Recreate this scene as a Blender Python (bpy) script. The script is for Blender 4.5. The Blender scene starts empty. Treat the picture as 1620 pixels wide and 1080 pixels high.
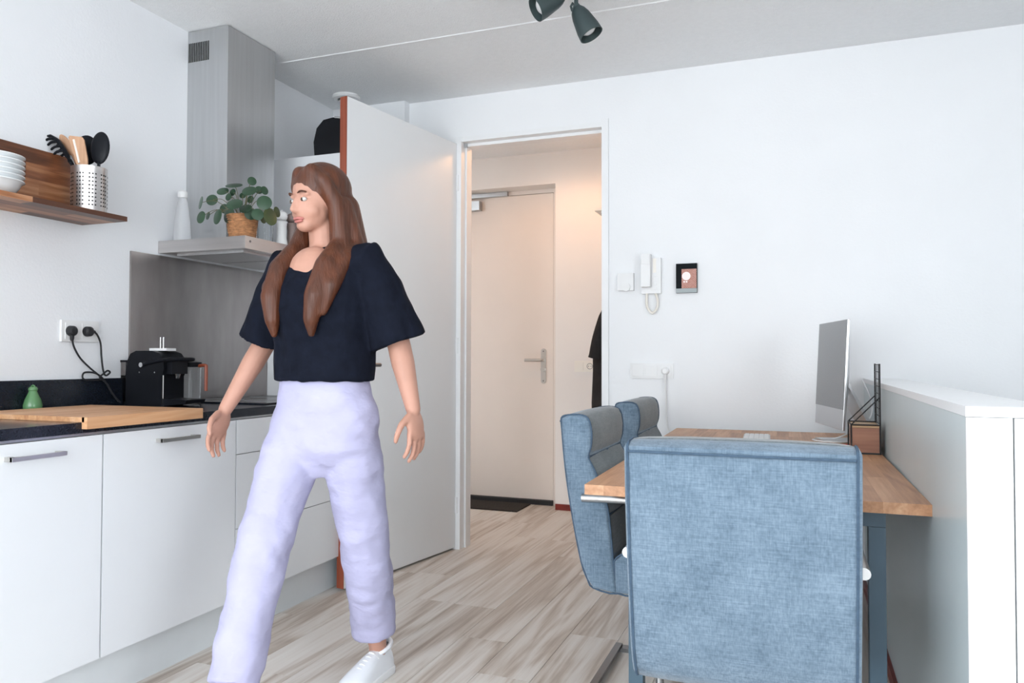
import bpy, bmesh, math, random
from mathutils import Vector, Matrix, Euler, noise

random.seed(7)
PI = math.pi
SC = bpy.context.scene
COL = SC.collection

# ------------------------------------------------------------------ camera
cam_d = bpy.data.cameras.new('camera')
cam_d.sensor_width = 36.0
cam_d.lens = 1206.66 * 36.0 / 1620.0
cam_d.clip_start = 0.05
cam = bpy.data.objects.new('camera', cam_d)
COL.objects.link(cam)
_r = Vector((0.9363, 0.3512, 0.0023)).normalized()
_f = Vector((-0.3511, 0.936, 0.0238)).normalized()
_u = _r.cross(_f).normalized()
_r = _f.cross(_u).normalized()
cam.matrix_world = Matrix(((_r.x, _u.x, -_f.x, 0), (_r.y, _u.y, -_f.y, 0), (_r.z, _u.z, -_f.z, 1.0718), (0, 0, 0, 1)))
SC.camera = cam

# ------------------------------------------------------------------ world, daylight, exposure
world = bpy.data.worlds.new('overcast_sky')
SC.world = world
world.use_nodes = True
_bg = world.node_tree.nodes['Background']
_bg.inputs['Color'].default_value = (0.90, 0.955, 1.0, 1)
_bg.inputs['Strength'].default_value = 5.2
SC.view_settings.view_transform = 'Standard'
SC.view_settings.look = 'None'
SC.view_settings.gamma = 1.0
SC.view_settings.use_curve_mapping = False
SC.view_settings.exposure = 0.60
# the glazed front behind the camera guides the sky light (a portal gives off no light of its own)
_pl = bpy.data.lights.new('glazing_portal', 'AREA')
_pl.shape = 'RECTANGLE'
_pl.size = 2.85
_pl.size_y = 2.36
_pl.cycles.is_portal = True
_po = bpy.data.objects.new('glazing_portal', _pl)
_po.location = (-1.08, -1.64, 1.22)
_po.rotation_euler = (PI / 2, 0, 0)
COL.objects.link(_po)
_pl2 = bpy.data.lights.new('added_window_portal', 'AREA')  # portal for the added side window in the right wall
_pl2.shape = 'RECTANGLE'
_pl2.size = 1.5
_pl2.size_y = 1.9
_pl2.cycles.is_portal = True
_po2 = bpy.data.objects.new('added_window_portal', _pl2)
_po2.location = (2.49, -0.35, 1.60)
_po2.rotation_euler = (0, PI / 2, 0)
COL.objects.link(_po2)

# ------------------------------------------------------------------ helpers
def new_bm():
    return bmesh.new()

def box(bm, x0, x1, y0, y1, z0, z1, M=None):
    vs = [bm.verts.new(v) for v in ((x0, y0, z0), (x1, y0, z0), (x1, y1, z0), (x0, y1, z0),
                                    (x0, y0, z1), (x1, y0, z1), (x1, y1, z1), (x0, y1, z1))]
    for f in ((0, 3, 2, 1), (4, 5, 6, 7), (0, 1, 5, 4), (1, 2, 6, 5), (2, 3, 7, 6), (3, 0, 4, 7)):
        bm.faces.new([vs[i] for i in f])
    if M is not None:
        bmesh.ops.transform(bm, matrix=M, verts=vs)
    return vs

def prism(bm, poly, axis, a0, a1):
    """extrude a 2D polygon along axis ('x': poly is (y,z); 'y': (x,z); 'z': (x,y))"""
    def P(q, a):
        return {'x': (a, q[0], q[1]), 'y': (q[0], a, q[1]), 'z': (q[0], q[1], a)}[axis]
    A = [bm.verts.new(P(q, a0)) for q in poly]
    B = [bm.verts.new(P(q, a1)) for q in poly]
    n = len(poly)
    bm.faces.new(A); bm.faces.new(B[::-1])
    for i in range(n):
        bm.faces.new((A[i], B[i], B[(i + 1) % n], A[(i + 1) % n]))
    return A + B

def frames(pts, closed=False):
    n = len(pts); out = []
    prev = None
    for i in range(n):
        a = pts[(i - 1) % n] if closed or i > 0 else pts[0]
        b = pts[(i + 1) % n] if closed or i < n - 1 else pts[-1]
        t = (b - a)
        t = t.normalized() if t.length > 1e-9 else Vector((0, 0, 1))
        if prev is None:
            up = Vector((0, 0, 1)) if abs(t.z) < 0.9 else Vector((1, 0, 0))
            x = t.cross(up).normalized()
        else:
            x = prev - t * prev.dot(t)
            x = x.normalized() if x.length > 1e-6 else t.orthogonal().normalized()
        prev = x
        out.append((t, x, t.cross(x)))
    return out

def tube(bm, pts, r, n=10, closed=False, flat=1.0):
    pts = [Vector(q) for q in pts]
    fr = frames(pts, closed)
    rings = []
    for i, (q, (t, x, y)) in enumerate(zip(pts, fr)):
        ri = r[i] if isinstance(r, (list, tuple)) else r
        rings.append([bm.verts.new(q + x * (ri * math.cos(2 * PI * k / n)) + y * (ri * flat * math.sin(2 * PI * k / n))) for k in range(n)])
    m = len(rings)
    for i in range(m if closed else m - 1):
        A, B = rings[i], rings[(i + 1) % m]
        for k in range(n):
            bm.faces.new((A[k], A[(k + 1) % n], B[(k + 1) % n], B[k]))
    if not closed:
        bm.faces.new(rings[0][::-1]); bm.faces.new(rings[-1])

def smooth_path(pts, k=6, closed=False):
    pts = [Vector(q) for q in pts]
    n = len(pts); out = []
    for i in range(n if closed else n - 1):
        if closed:
            p0, p1, p2, p3 = (pts[(i + d) % n] for d in (-1, 0, 1, 2))
        else:
            p0, p1, p2, p3 = pts[max(i - 1, 0)], pts[i], pts[i + 1], pts[min(i + 2, n - 1)]
        for s in range(k):
            t = s / k
            out.append(0.5 * ((2 * p1) + (p2 - p0) * t + (2 * p0 - 5 * p1 + 4 * p2 - p3) * t * t + (3 * p1 - p0 - 3 * p2 + p3) * t ** 3))
    if not closed:
        out.append(pts[-1])
    return out

def lathe(bm, prof, n=24, M=None, cap=True):
    rings = []
    for (r, z) in prof:
        if r < 1e-6:
            rings.append([bm.verts.new((0, 0, z))])
        else:
            rings.append([bm.verts.new((r * math.cos(2 * PI * k / n), r * math.sin(2 * PI * k / n), z)) for k in range(n)])
    for A, B in zip(rings[:-1], rings[1:]):
        if len(A) == 1 and len(B) == 1:
            continue
        for k in range(n):
            k2 = (k + 1) % n
            if len(A) == 1:
                bm.faces.new((A[0], B[k2], B[k]))
            elif len(B) == 1:
                bm.faces.new((A[k], A[k2], B[0]))
            else:
                bm.faces.new((A[k], A[k2], B[k2], B[k]))
    if cap:
        if len(rings[0]) > 1:
            bm.faces.new(rings[0][::-1])
        if len(rings[-1]) > 1:
            bm.faces.new(rings[-1])
    if M is not None:
        bmesh.ops.transform(bm, matrix=M, verts=[v for R in rings for v in R])

def ellip(bm, c, r, M=None, seg=20, rings=14):
    T = Matrix.Translation(Vector(c)) @ (M.to_4x4() if M is not None else Matrix.Identity(4)) @ Matrix.Diagonal((r[0], r[1], r[2], 1))
    bmesh.ops.create_uvsphere(bm, u_segments=seg, v_segments=rings, radius=1.0, matrix=T)

def limb(bm, chain, n=14):
    """chain of (point, radius): frusta with ball joints, for remeshing"""
    for (a, ra), (b, rb) in zip(chain[:-1], chain[1:]):
        a = Vector(a); b = Vector(b)
        tube(bm, [a, b], [ra, rb], n=n)
    for a, ra in chain:
        ellip(bm, a, (ra, ra, ra), seg=n, rings=10)

def axis_matrix(p0, p1):
    """matrix that puts local +z along p0->p1 with origin p0"""
    d = (Vector(p1) - Vector(p0)).normalized()
    return Matrix.Translation(Vector(p0)) @ d.to_track_quat('Z', 'Y').to_matrix().to_4x4()

def obj(name, bm, mat, parent=None, bev=0.0, smooth=False, seg=2, ang=40):
    if bev > 0:
        es = [e for e in bm.edges if len(e.link_faces) == 2 and e.calc_face_angle(0) > math.radians(30)]
        bmesh.ops.bevel(bm, geom=es, offset=bev, segments=seg, affect='EDGES', profile=0.5, clamp_overlap=True)
    bmesh.ops.recalc_face_normals(bm, faces=bm.faces[:])
    me = bpy.data.meshes.new(name)
    bm.to_mesh(me); bm.free()
    if smooth or bev > 0:
        me.shade_smooth() if smooth else None
        if smooth:
            try:
                me.set_sharp_from_angle(angle=math.radians(ang))
            except Exception:
                pass
    me.materials.append(mat)
    o = bpy.data.objects.new(name, me)
    COL.objects.link(o)
    if parent is not None:
        o.parent = parent
    return o

def tag(o, label, cat, group=None, kind=None):
    o['label'] = label; o['category'] = cat
    if group: o['group'] = group
    if kind: o['kind'] = kind
    return o

def thing(name, label, cat, loc=(0, 0, 0), rz=0.0, group=None, kind=None):
    o = bpy.data.objects.new(name, None)
    o.empty_display_size = 0.05
    COL.objects.link(o)
    o.location = loc; o.rotation_euler = (0, 0, rz)
    return tag(o, label, cat, group, kind)

def struct(name, bm, mat, label, cat, **k):
    return tag(obj(name, bm, mat, **k), label, cat, kind='structure')

def copy_tree(o, parent=None):
    c = o.copy(); COL.objects.link(c); c.parent = parent
    for ch in list(o.children):
        copy_tree(ch, c)
    return c

def remesh(name, bm, mat, parent, voxel=0.006, smooth_it=6, factor=0.5, fold=0.0, fscale=(14, 14, 6)):
    """turn overlapping closed shapes into one continuous surface"""
    me = bpy.data.meshes.new(name + '_src'); bmesh.ops.recalc_face_normals(bm, faces=bm.faces[:]); bm.to_mesh(me); bm.free()
    t = bpy.data.objects.new(name + '_src', me); COL.objects.link(t)
    m = t.modifiers.new('r', 'REMESH'); m.mode = 'VOXEL'; m.voxel_size = voxel; m.use_smooth_shade = True
    s = t.modifiers.new('s', 'SMOOTH'); s.iterations = smooth_it; s.factor = factor
    dg = bpy.context.evaluated_depsgraph_get()
    out = bpy.data.meshes.new_from_object(t.evaluated_get(dg))
    bpy.data.objects.remove(t); bpy.data.meshes.remove(me)
    out.name = name
    if fold > 0:      # slack cloth folds as real relief
        cos = [v.co.copy() for v in out.vertices]; nrm = [v.normal.copy() for v in out.vertices]
        flat = []
        for c, n_ in zip(cos, nrm):
            q = Vector((c.x * fscale[0], c.y * fscale[1], c.z * fscale[2]))
            d = noise.noise(q) + .5 * noise.noise(q * 2.3 + Vector((7, 3, 1)))
            flat.extend(c + n_ * (fold * d))
        out.vertices.foreach_set('co', flat); out.update()
    out.materials.clear(); out.materials.append(mat)
    out.shade_smooth()
    o = bpy.data.objects.new(name, out); COL.objects.link(o); o.parent = parent
    return o

# ------------------------------------------------------------------ materials
def nodes_of(name):
    m = bpy.data.materials.new(name); m.use_nodes = True
    nt = m.node_tree
    return m, nt, nt.nodes['Principled BSDF']

def noise_mat(name, c, rough=0.5, metal=0.0, var=0.06, scale=8.0, stretch=(1, 1, 1), bump=0.0, bscale=200.0, bstretch=(1, 1, 1),
              coat=0.0, trans=0.0, ior=1.45, rvar=0.0, spec=0.5, emis=0.0, sheen=0.0, bdist=0.002, alpha=1.0):
    m, nt, b = nodes_of(name)
    N, L = nt.nodes, nt.links
    tc = N.new('ShaderNodeTexCoord')
    mp = N.new('ShaderNodeMapping'); mp.inputs['Scale'].default_value = stretch
    L.new(tc.outputs['Object'], mp.inputs['Vector'])
    nz = N.new('ShaderNodeTexNoise'); nz.inputs['Scale'].default_value = scale; nz.inputs['Detail'].default_value = 5
    L.new(mp.outputs['Vector'], nz.inputs['Vector'])
    cr = N.new('ShaderNodeValToRGB')
    cr.color_ramp.elements[0].position = 0.3; cr.color_ramp.elements[1].position = 0.7
    lo = [max(0, x * (1 - var)) for x in c]; hi = [min(1, x * (1 + var)) for x in c]
    cr.color_ramp.elements[0].color = (*lo, 1); cr.color_ramp.elements[1].color = (*hi, 1)
    L.new(nz.outputs['Fac'], cr.inputs['Fac'])
    L.new(cr.outputs['Color'], b.inputs['Base Color'])
    b.inputs['Roughness'].default_value = rough
    b.inputs['Metallic'].default_value = metal
    b.inputs['IOR'].default_value = ior
    b.inputs['Specular IOR Level'].default_value = spec
    b.inputs['Coat Weight'].default_value = coat
    b.inputs['Coat Roughness'].default_value = 0.08
    b.inputs['Transmission Weight'].default_value = trans
    b.inputs['Sheen Weight'].default_value = sheen
    b.inputs['Alpha'].default_value = alpha
    if rvar > 0:
        mr = N.new('ShaderNodeMapRange')
        mr.inputs['To Min'].default_value = max(0.02, rough - rvar); mr.inputs['To Max'].default_value = min(1, rough + rvar)
        L.new(nz.outputs['Fac'], mr.inputs['Value']); L.new(mr.outputs['Result'], b.inputs['Roughness'])
    if emis > 0:
        L.new(cr.outputs['Color'], b.inputs['Emission Color']); b.inputs['Emission Strength'].default_value = emis
    if bump > 0:
        mp2 = N.new('ShaderNodeMapping'); mp2.inputs['Scale'].default_value = bstretch
        L.new(tc.outputs['Object'], mp2.inputs['Vector'])
        n2 = N.new('ShaderNodeTexNoise'); n2.inputs['Scale'].default_value = bscale; n2.inputs['Detail'].default_value = 3
        L.new(mp2.outputs['Vector'], n2.inputs['Vector'])
        bp = N.new('ShaderNodeBump'); bp.inputs['Strength'].default_value = bump; bp.inputs['Distance'].default_value = bdist
        L.new(n2.outputs['Fac'], bp.inputs['Height']); L.new(bp.outputs['Normal'], b.inputs['Normal'])
    return m

def wood_mat(name, cols, grain_axis='y', rough=0.45, ring=3.0, fine=60.0, hue_var=0.35, bump=0.15, coat=0.0):
    """wood with its grain along an axis; each piece shifts the pattern by its own random number"""
    m, nt, b = nodes_of(name)
    N, L = nt.nodes, nt.links
    tc = N.new('ShaderNodeTexCoord'); oi = N.new('ShaderNodeObjectInfo')
    sh = N.new('ShaderNodeVectorMath'); sh.operation = 'MULTIPLY'
    sh.inputs[1].default_value = (37.0, 53.0, 29.0)
    cb = N.new('ShaderNodeCombineXYZ')
    for k in range(3):
        L.new(oi.outputs['Random'], cb.inputs[k])
    L.new(cb.outputs[0], sh.inputs[0])
    ad = N.new('ShaderNodeVectorMath'); ad.operation = 'ADD'
    L.new(tc.outputs['Object'], ad.inputs[0]); L.new(sh.outputs[0], ad.inputs[1])
    s = {'x': (0.10, 1, 1), 'y': (1, 0.10, 1), 'z': (1, 1, 0.10)}[grain_axis]
    mp = N.new('ShaderNodeMapping'); mp.inputs['Scale'].default_value = s
    L.new(ad.outputs[0], mp.inputs['Vector'])
    n1 = N.new('ShaderNodeTexNoise'); n1.inputs['Scale'].default_value = ring * 2.2; n1.inputs['Detail'].default_value = 5; n1.inputs['Distortion'].default_value = 0.9
    L.new(mp.outputs['Vector'], n1.inputs['Vector'])
    # contour rings of the slow noise give the cathedral figure
    ml = N.new('ShaderNodeMath'); ml.operation = 'MULTIPLY'; ml.inputs[1].default_value = 9.0
    L.new(n1.outputs['Fac'], ml.inputs[0])
    sn = N.new('ShaderNodeMath'); sn.operation = 'PINGPONG'; sn.inputs[1].default_value = 1.0
    L.new(ml.outputs[0], sn.inputs[0])
    s2 = {'x': (0.03, 1, 1), 'y': (1, 0.03, 1), 'z': (1, 1, 0.03)}[grain_axis]
    mp2 = N.new('ShaderNodeMapping'); mp2.inputs['Scale'].default_value = s2
    L.new(ad.outputs[0], mp2.inputs['Vector'])
    n2 = N.new('ShaderNodeTexNoise'); n2.inputs['Scale'].default_value = fine; n2.inputs['Detail'].default_value = 4
    L.new(mp2.outputs['Vector'], n2.inputs['Vector'])
    mx = N.new('ShaderNodeMath'); mx.operation = 'MULTIPLY_ADD'; mx.inputs[1].default_value = 0.35
    L.new(sn.outputs[0], mx.inputs[0])
    m3 = N.new('ShaderNodeMath'); m3.operation = 'MULTIPLY'; m3.inputs[1].default_value = 0.65
    L.new(n2.outputs['Fac'], m3.inputs[0]); L.new(m3.outputs[0], mx.inputs[2])
    # per-piece shift of tone
    m4 = N.new('ShaderNodeMath'); m4.operation = 'MULTIPLY_ADD'; m4.inputs[1].default_value = hue_var; m4.inputs[2].default_value = -hue_var / 2
    L.new(oi.outputs['Random'], m4.inputs[0])
    a2 = N.new('ShaderNodeMath'); a2.operation = 'ADD'
    L.new(mx.outputs[0], a2.inputs[0]); L.new(m4.outputs[0], a2.inputs[1])
    cr = N.new('ShaderNodeValToRGB')
    while len(cr.color_ramp.elements) < len(cols):
        cr.color_ramp.elements.new(0.5)
    for e, (p, c) in zip(cr.color_ramp.elements, cols):
        e.position = p; e.color = (*c, 1)
    L.new(a2.outputs[0], cr.inputs['Fac'])
    L.new(cr.outputs['Color'], b.inputs['Base Color'])
    b.inputs['Roughness'].default_value = rough
    b.inputs['Coat Weight'].default_value = coat
    bp = N.new('ShaderNodeBump'); bp.inputs['Strength'].default_value = bump; bp.inputs['Distance'].default_value = 0.001
    L.new(n2.outputs['Fac'], bp.inputs['Height']); L.new(bp.outputs['Normal'], b.inputs['Normal'])
    return m

def fabric_mat(name, c0, c1):
    m, nt, b = nodes_of(name)
    N, L = nt.nodes, nt.links
    tc = N.new('ShaderNodeTexCoord')
    outs = []
    for st, sc in (((1, 1, 0.06), 330.0), ((0.06, 0.06, 1), 330.0), ((1, 1, 1), 14.0), ((1, 1, 1), 120.0)):
        mp = N.new('ShaderNodeMapping'); mp.inputs['Scale'].default_value = st
        L.new(tc.outputs['Object'], mp.inputs['Vector'])
        n = N.new('ShaderNodeTexNoise'); n.inputs['Scale'].default_value = sc; n.inputs['Detail'].default_value = 3
        L.new(mp.outputs['Vector'], n.inputs['Vector']); outs.append(n.outputs['Fac'])
    a = N.new('ShaderNodeMath'); a.operation = 'ADD'; L.new(outs[0], a.inputs[0]); L.new(outs[1], a.inputs[1])
    a2 = N.new('ShaderNodeMath'); a2.operation = 'ADD'; L.new(a.outputs[0], a2.inputs[0]); L.new(outs[2], a2.inputs[1])
    a4 = N.new('ShaderNodeMath'); a4.operation = 'ADD'; L.new(a2.outputs[0], a4.inputs[0]); L.new(outs[3], a4.inputs[1])
    a3 = N.new('ShaderNodeMath'); a3.operation = 'MULTIPLY'; a3.inputs[1].default_value = 0.25; L.new(a4.outputs[0], a3.inputs[0])
    cr = N.new('ShaderNodeValToRGB')
    cr.color_ramp.elements[0].position = 0.38; cr.color_ramp.elements[1].position = 0.62
    cr.color_ramp.elements[0].color = (*c0, 1); cr.color_ramp.elements[1].color = (*c1, 1)
    L.new(a3.outputs[0], cr.inputs['Fac']); L.new(cr.outputs['Color'], b.inputs['Base Color'])
    b.inputs['Roughness'].default_value = 0.9
    b.inputs['Sheen Weight'].default_value = 0.25
    b.inputs['Sheen Roughness'].default_value = 0.5
    bp = N.new('ShaderNodeBump'); bp.inputs['Strength'].default_value = 0.3; bp.inputs['Distance'].default_value = 0.001
    L.new(a.outputs[0], bp.inputs['Height']); L.new(bp.outputs['Normal'], b.inputs['Normal'])
    return m

M = {}
M['wall'] = noise_mat('painted_wall', (0.87, 0.88, 0.895), rough=0.75, var=0.012, scale=3, bump=0.25, bscale=90, bdist=0.002)
M['wall_rough'] = noise_mat('textured_wall', (0.83, 0.845, 0.87), rough=0.75, var=0.015, scale=3, bump=0.30, bscale=110, bdist=0.002)
M['ceiling'] = noise_mat('stucco_ceiling', (0.91, 0.92, 0.93), rough=0.9, var=0.015, scale=40, bump=0.9, bscale=160, bdist=0.004)
M['hall_wall'] = noise_mat('hall_wall', (0.84, 0.80, 0.765), rough=0.75, var=0.012, scale=3, bump=0.2, bscale=90)
M['white_trim'] = noise_mat('white_trim', (0.86, 0.87, 0.88), rough=0.3, var=0.01, scale=4)
M['door_white'] = noise_mat('door_white', (0.82, 0.835, 0.845), rough=0.32, var=0.012, scale=3, bump=0.05, bscale=60)
M['door_edge'] = wood_mat('door_edge', [(0.25, (0.23, 0.050, 0.022)), (0.75, (0.36, 0.085, 0.04))], 'z', rough=0.4, fine=90)
M['front_door'] = noise_mat('front_door', (0.79, 0.71, 0.645), rough=0.35, var=0.012, scale=4)
M['half_wall'] = noise_mat('half_wall_gloss', (0.60, 0.68, 0.70), rough=0.28, var=0.02, scale=4, spec=0.5)
M['red_skirting'] = noise_mat('red_skirting', (0.20, 0.022, 0.015), rough=0.35, var=0.15, scale=20)
M['subfloor'] = noise_mat('subfloor', (0.10, 0.085, 0.07), rough=0.9, var=0.2)
M['plank'] = wood_mat('grey_oak_plank', [(0.15, (0.36, 0.29, 0.24)), (0.38, (0.56, 0.495, 0.435)), (0.60, (0.72, 0.68, 0.635)), (0.9, (0.80, 0.78, 0.745))], 'y', rough=0.42, ring=2.0, fine=70, hue_var=0.16, bump=0.12)
M['desk_wood'] = wood_mat('desk_oak', [(0.1, (0.34, 0.155, 0.070)), (0.5, (0.50, 0.25, 0.125)), (0.9, (0.64, 0.37, 0.21))], 'y', rough=0.42, ring=4, fine=110, hue_var=0.45)
M['desk_wood_x'] = wood_mat('desk_oak_end', [(0.1, (0.36, 0.165, 0.075)), (0.5, (0.54, 0.28, 0.14)), (0.9, (0.68, 0.41, 0.24))], 'x', rough=0.42, ring=4, fine=110, hue_var=0.45)
M['shelf_wood'] = wood_mat('acacia', [(0.1, (0.085, 0.028, 0.012)), (0.45, (0.22, 0.075, 0.030)), (0.7, (0.36, 0.15, 0.065)), (0.95, (0.50, 0.25, 0.13))], 'y', rough=0.4, ring=4, fine=90, hue_var=0.95)
M['board_wood'] = wood_mat('beech_board', [(0.1, (0.42, 0.19, 0.085)), (0.5, (0.60, 0.32, 0.16)), (0.9, (0.70, 0.42, 0.24))], 'y', rough=0.5, ring=4, fine=120, hue_var=0.45)
M['spoon_wood'] = wood_mat('spoon_wood', [(0.1, (0.42, 0.22, 0.12)), (0.9, (0.62, 0.38, 0.24))], 'z', rough=0.6, fine=140)
M['box_wood'] = wood_mat('box_wood', [(0.1, (0.24, 0.10, 0.06)), (0.9, (0.38, 0.18, 0.11))], 'x', rough=0.5, fine=100)
M['box_top'] = wood_mat('box_top_wood', [(0.1, (0.40, 0.24, 0.12)), (0.9, (0.56, 0.36, 0.20))], 'x', rough=0.5, fine=100)
M['cabinet'] = noise_mat('cabinet_white', (0.80, 0.825, 0.85), rough=0.3, var=0.01, scale=3)
M['cab_body'] = noise_mat('cabinet_carcass', (0.83, 0.84, 0.86), rough=0.4, var=0.01)
M['plinth'] = noise_mat('plinth_panel', (0.74, 0.78, 0.80), rough=0.35, var=0.02)
M['counter'] = noise_mat('black_composite', (0.009, 0.012, 0.019), rough=0.2, var=0.35, scale=260, spec=0.45)
M['alu'] = noise_mat('aluminium', (0.50, 0.51, 0.52), rough=0.35, metal=1.0, var=0.04, scale=40)
M['steel'] = noise_mat('brushed_steel', (0.57, 0.575, 0.58), rough=0.34, metal=1.0, var=0.05, scale=60, stretch=(1, 1, 0.03), rvar=0.06, bump=0.06, bscale=300, bstretch=(1, 1, 0.02))
M['steel_h'] = noise_mat('brushed_steel_level', (0.60, 0.575, 0.565), rough=0.36, metal=1.0, var=0.06, scale=50, stretch=(0.03, 0.03, 1), rvar=0.06)
M['splash'] = noise_mat('steel_splashback', (0.36, 0.335, 0.325), rough=0.33, metal=1.0, var=0.10, scale=14, stretch=(1, 1, 0.3), rvar=0.10)
M['chrome'] = noise_mat('polished_steel', (0.74, 0.74, 0.74), rough=0.16, metal=1.0, var=0.02)
M['nickel'] = noise_mat('satin_nickel', (0.62, 0.60, 0.57), rough=0.3, metal=1.0, var=0.03)
M['dark_metal'] = noise_mat('dark_nickel', (0.20, 0.20, 0.205), rough=0.35, metal=1.0, var=0.05)
M['black'] = noise_mat('black_plastic', (0.010, 0.011, 0.014), rough=0.28, var=0.2, spec=0.12)
M['black_matt'] = noise_mat('black_matt', (0.016, 0.016, 0.018), rough=0.6, var=0.2)
M['hole'] = noise_mat('dark_hole', (0.012, 0.012, 0.012), rough=0.9, var=0.2)
M['white_plastic'] = noise_mat('white_plastic', (0.79, 0.79, 0.79), rough=0.3, var=0.01)
M['cream_plastic'] = noise_mat('cream_plastic', (0.86, 0.82, 0.75), rough=0.35, var=0.02)
M['ceramic'] = noise_mat('white_ceramic', (0.80, 0.835, 0.85), rough=0.15, var=0.02, coat=0.4)
M['green_ceramic'] = noise_mat('green_ceramic', (0.105, 0.245, 0.105), rough=0.22, var=0.08, coat=0.3)
M['clear'] = noise_mat('clear_plastic', (0.93, 0.95, 0.96), rough=0.05, var=0.01, trans=1.0, ior=1.3)
M['frosted'] = noise_mat('frosted_plastic', (0.92, 0.93, 0.95), rough=0.35, var=0.02, trans=0.7, ior=1.3)
M['cork'] = noise_mat('cork', (0.42, 0.22, 0.13), rough=0.8, var=0.2, scale=80)
M['grey_wood'] = noise_mat('mill_grey_wood', (0.22, 0.165, 0.15), rough=0.5, var=0.12, scale=20, stretch=(1, 1, 0.2))
M['wicker'] = noise_mat('wicker', (0.40, 0.19, 0.085), rough=0.75, var=0.35, scale=60, stretch=(1, 1, 2), bump=0.6, bscale=150)
M['soil'] = noise_mat('soil', (0.03, 0.02, 0.015), rough=0.95, var=0.3, scale=60)
M['leaf'] = noise_mat('round_leaf', (0.024, 0.060, 0.030), rough=0.32, var=0.35, scale=14, coat=0.15)
M['leaf_old'] = noise_mat('yellowing_leaf', (0.060, 0.082, 0.024), rough=0.4, var=0.35, scale=14)
M['stem'] = noise_mat('leaf_stalk', (0.14, 0.13, 0.065), rough=0.5, var=0.2)
M['fabric'] = fabric_mat('blue_chair_fabric', (0.080, 0.126, 0.178), (0.182, 0.252, 0.325))
M['fabric_grey'] = fabric_mat('grey_chair_fabric', (0.085, 0.105, 0.118), (0.165, 0.188, 0.198))
M['piping'] = noise_mat('chair_piping', (0.055, 0.092, 0.14), rough=0.85, var=0.15, scale=80)
M['slate_metal'] = noise_mat('slate_metal', (0.055, 0.098, 0.135), rough=0.42, var=0.06, spec=0.5)
M['mac_alu'] = noise_mat('computer_alu', (0.58, 0.58, 0.59), rough=0.32, metal=0.9, var=0.02)
M['screen'] = noise_mat('dark_screen', (0.02, 0.02, 0.022), rough=0.12, var=0.1, spec=0.9, coat=0.5)
M['red'] = noise_mat('red_plastic', (0.62, 0.035, 0.02), rough=0.35, var=0.1)
M['spot_green'] = noise_mat('dark_green_grey_metal', (0.040, 0.060, 0.062), rough=0.5, var=0.1)
M['strip_grey'] = noise_mat('grey_plastic', (0.36, 0.40, 0.41), rough=0.5, var=0.03)
M['stair'] = noise_mat('stairwell_paint', (0.50, 0.51, 0.51), rough=0.8, var=0.03)
M['panel_black'] = noise_mat('panel_black', (0.006, 0.008, 0.010), rough=0.35, var=0.2, spec=0.05)
M['mat'] = noise_mat('doormat', (0.030, 0.026, 0.023), rough=0.95, var=0.4, scale=90, bump=0.8, bscale=250)
M['coat'] = noise_mat('black_coat', (0.012, 0.011, 0.012), rough=0.9, var=0.3, scale=30, bump=0.2, bscale=40)
M['skin'] = noise_mat('skin', (0.50, 0.265, 0.195), rough=0.5, var=0.05, scale=18)
M['lips'] = noise_mat('lips', (0.45, 0.16, 0.14), rough=0.4, var=0.08)
M['eye_white'] = noise_mat('eye_white', (0.55, 0.53, 0.51), rough=0.15, var=0.02)
M['eye_dark'] = noise_mat('iris', (0.05, 0.03, 0.02), rough=0.1, var=0.2)
M['hair'] = noise_mat('auburn_hair', (0.085, 0.025, 0.010), rough=0.45, var=0.35, scale=40, stretch=(1, 1, 0.12), bump=0.7, bscale=130, bstretch=(1, 1, 0.06), bdist=0.004)
M['tee'] = noise_mat('black_cotton', (0.007, 0.009, 0.017), rough=0.9, var=0.2, scale=30, bump=0.5, bscale=16, bdist=0.015, spec=0.12)
M['trousers'] = noise_mat('lilac_cotton', (0.435, 0.425, 0.60), rough=0.85, var=0.04, scale=12, bump=0.6, bscale=11, bdist=0.02, bstretch=(1, 1, 1.6))
M['sneaker'] = noise_mat('white_leather', (0.84, 0.86, 0.90), rough=0.4, var=0.02, scale=20)
M['sole'] = noise_mat('white_rubber', (0.86, 0.87, 0.88), rough=0.55, var=0.02)
M['lining'] = noise_mat('grey_lining', (0.16, 0.17, 0.20), rough=0.9, var=0.1)
M['terrace'] = noise_mat('terrace_concrete', (0.80, 0.81, 0.81), rough=0.9, var=0.05)
M['lamp_glow'] = noise_mat('lamp_diffuser', (1.0, 0.72, 0.48), rough=0.5, var=0.01, emis=3.0)

# ------------------------------------------------------------------ setting
XW, XK, YB, ZC, XH = -2.623, -2.002, 3.964, 2.578, 0.291
YF, XR = -1.55, 2.40          # glazed front behind the camera, far right wall
YHALL, HX0, HX1 = 5.25, -2.95, -0.93

b = new_bm(); box(b, -3.2, .445, YF - .1, 5.7, -0.06, -0.0085); box(b, .445, XR + .1, YF - .1, 1.62, -0.06, -0.0085)
floor = struct('floor', b, M['subfloor'], 'grey brown wood plank floor running from the room into the hall', 'floor')
PW, PL = 0.192, 1.285
plank_cache = {}
def plank(xa, xb, ya, yb):
    key = (round(xb - xa, 3), round(yb - ya, 3))
    if key not in plank_cache:
        q = new_bm(); w, l = key[0] / 2 - .0006, key[1] / 2 - .0006
        box(q, -w, w, -l, l, -0.0085, 0.0)
        es = [e for e in q.edges if all(v.co.z > -0.001 for v in e.verts)]
        bmesh.ops.bevel(q, geom=es, offset=0.0006, segments=1, affect='EDGES')
        o = obj('floor_plank', q, M['plank'], floor)
        plank_cache[key] = o
    else:
        o = plank_cache[key].copy(); COL.objects.link(o)
    o.location = ((xa + xb) / 2, (ya + yb) / 2, 0)
    return o
rng = random.Random(21)
x = -2.955
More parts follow.
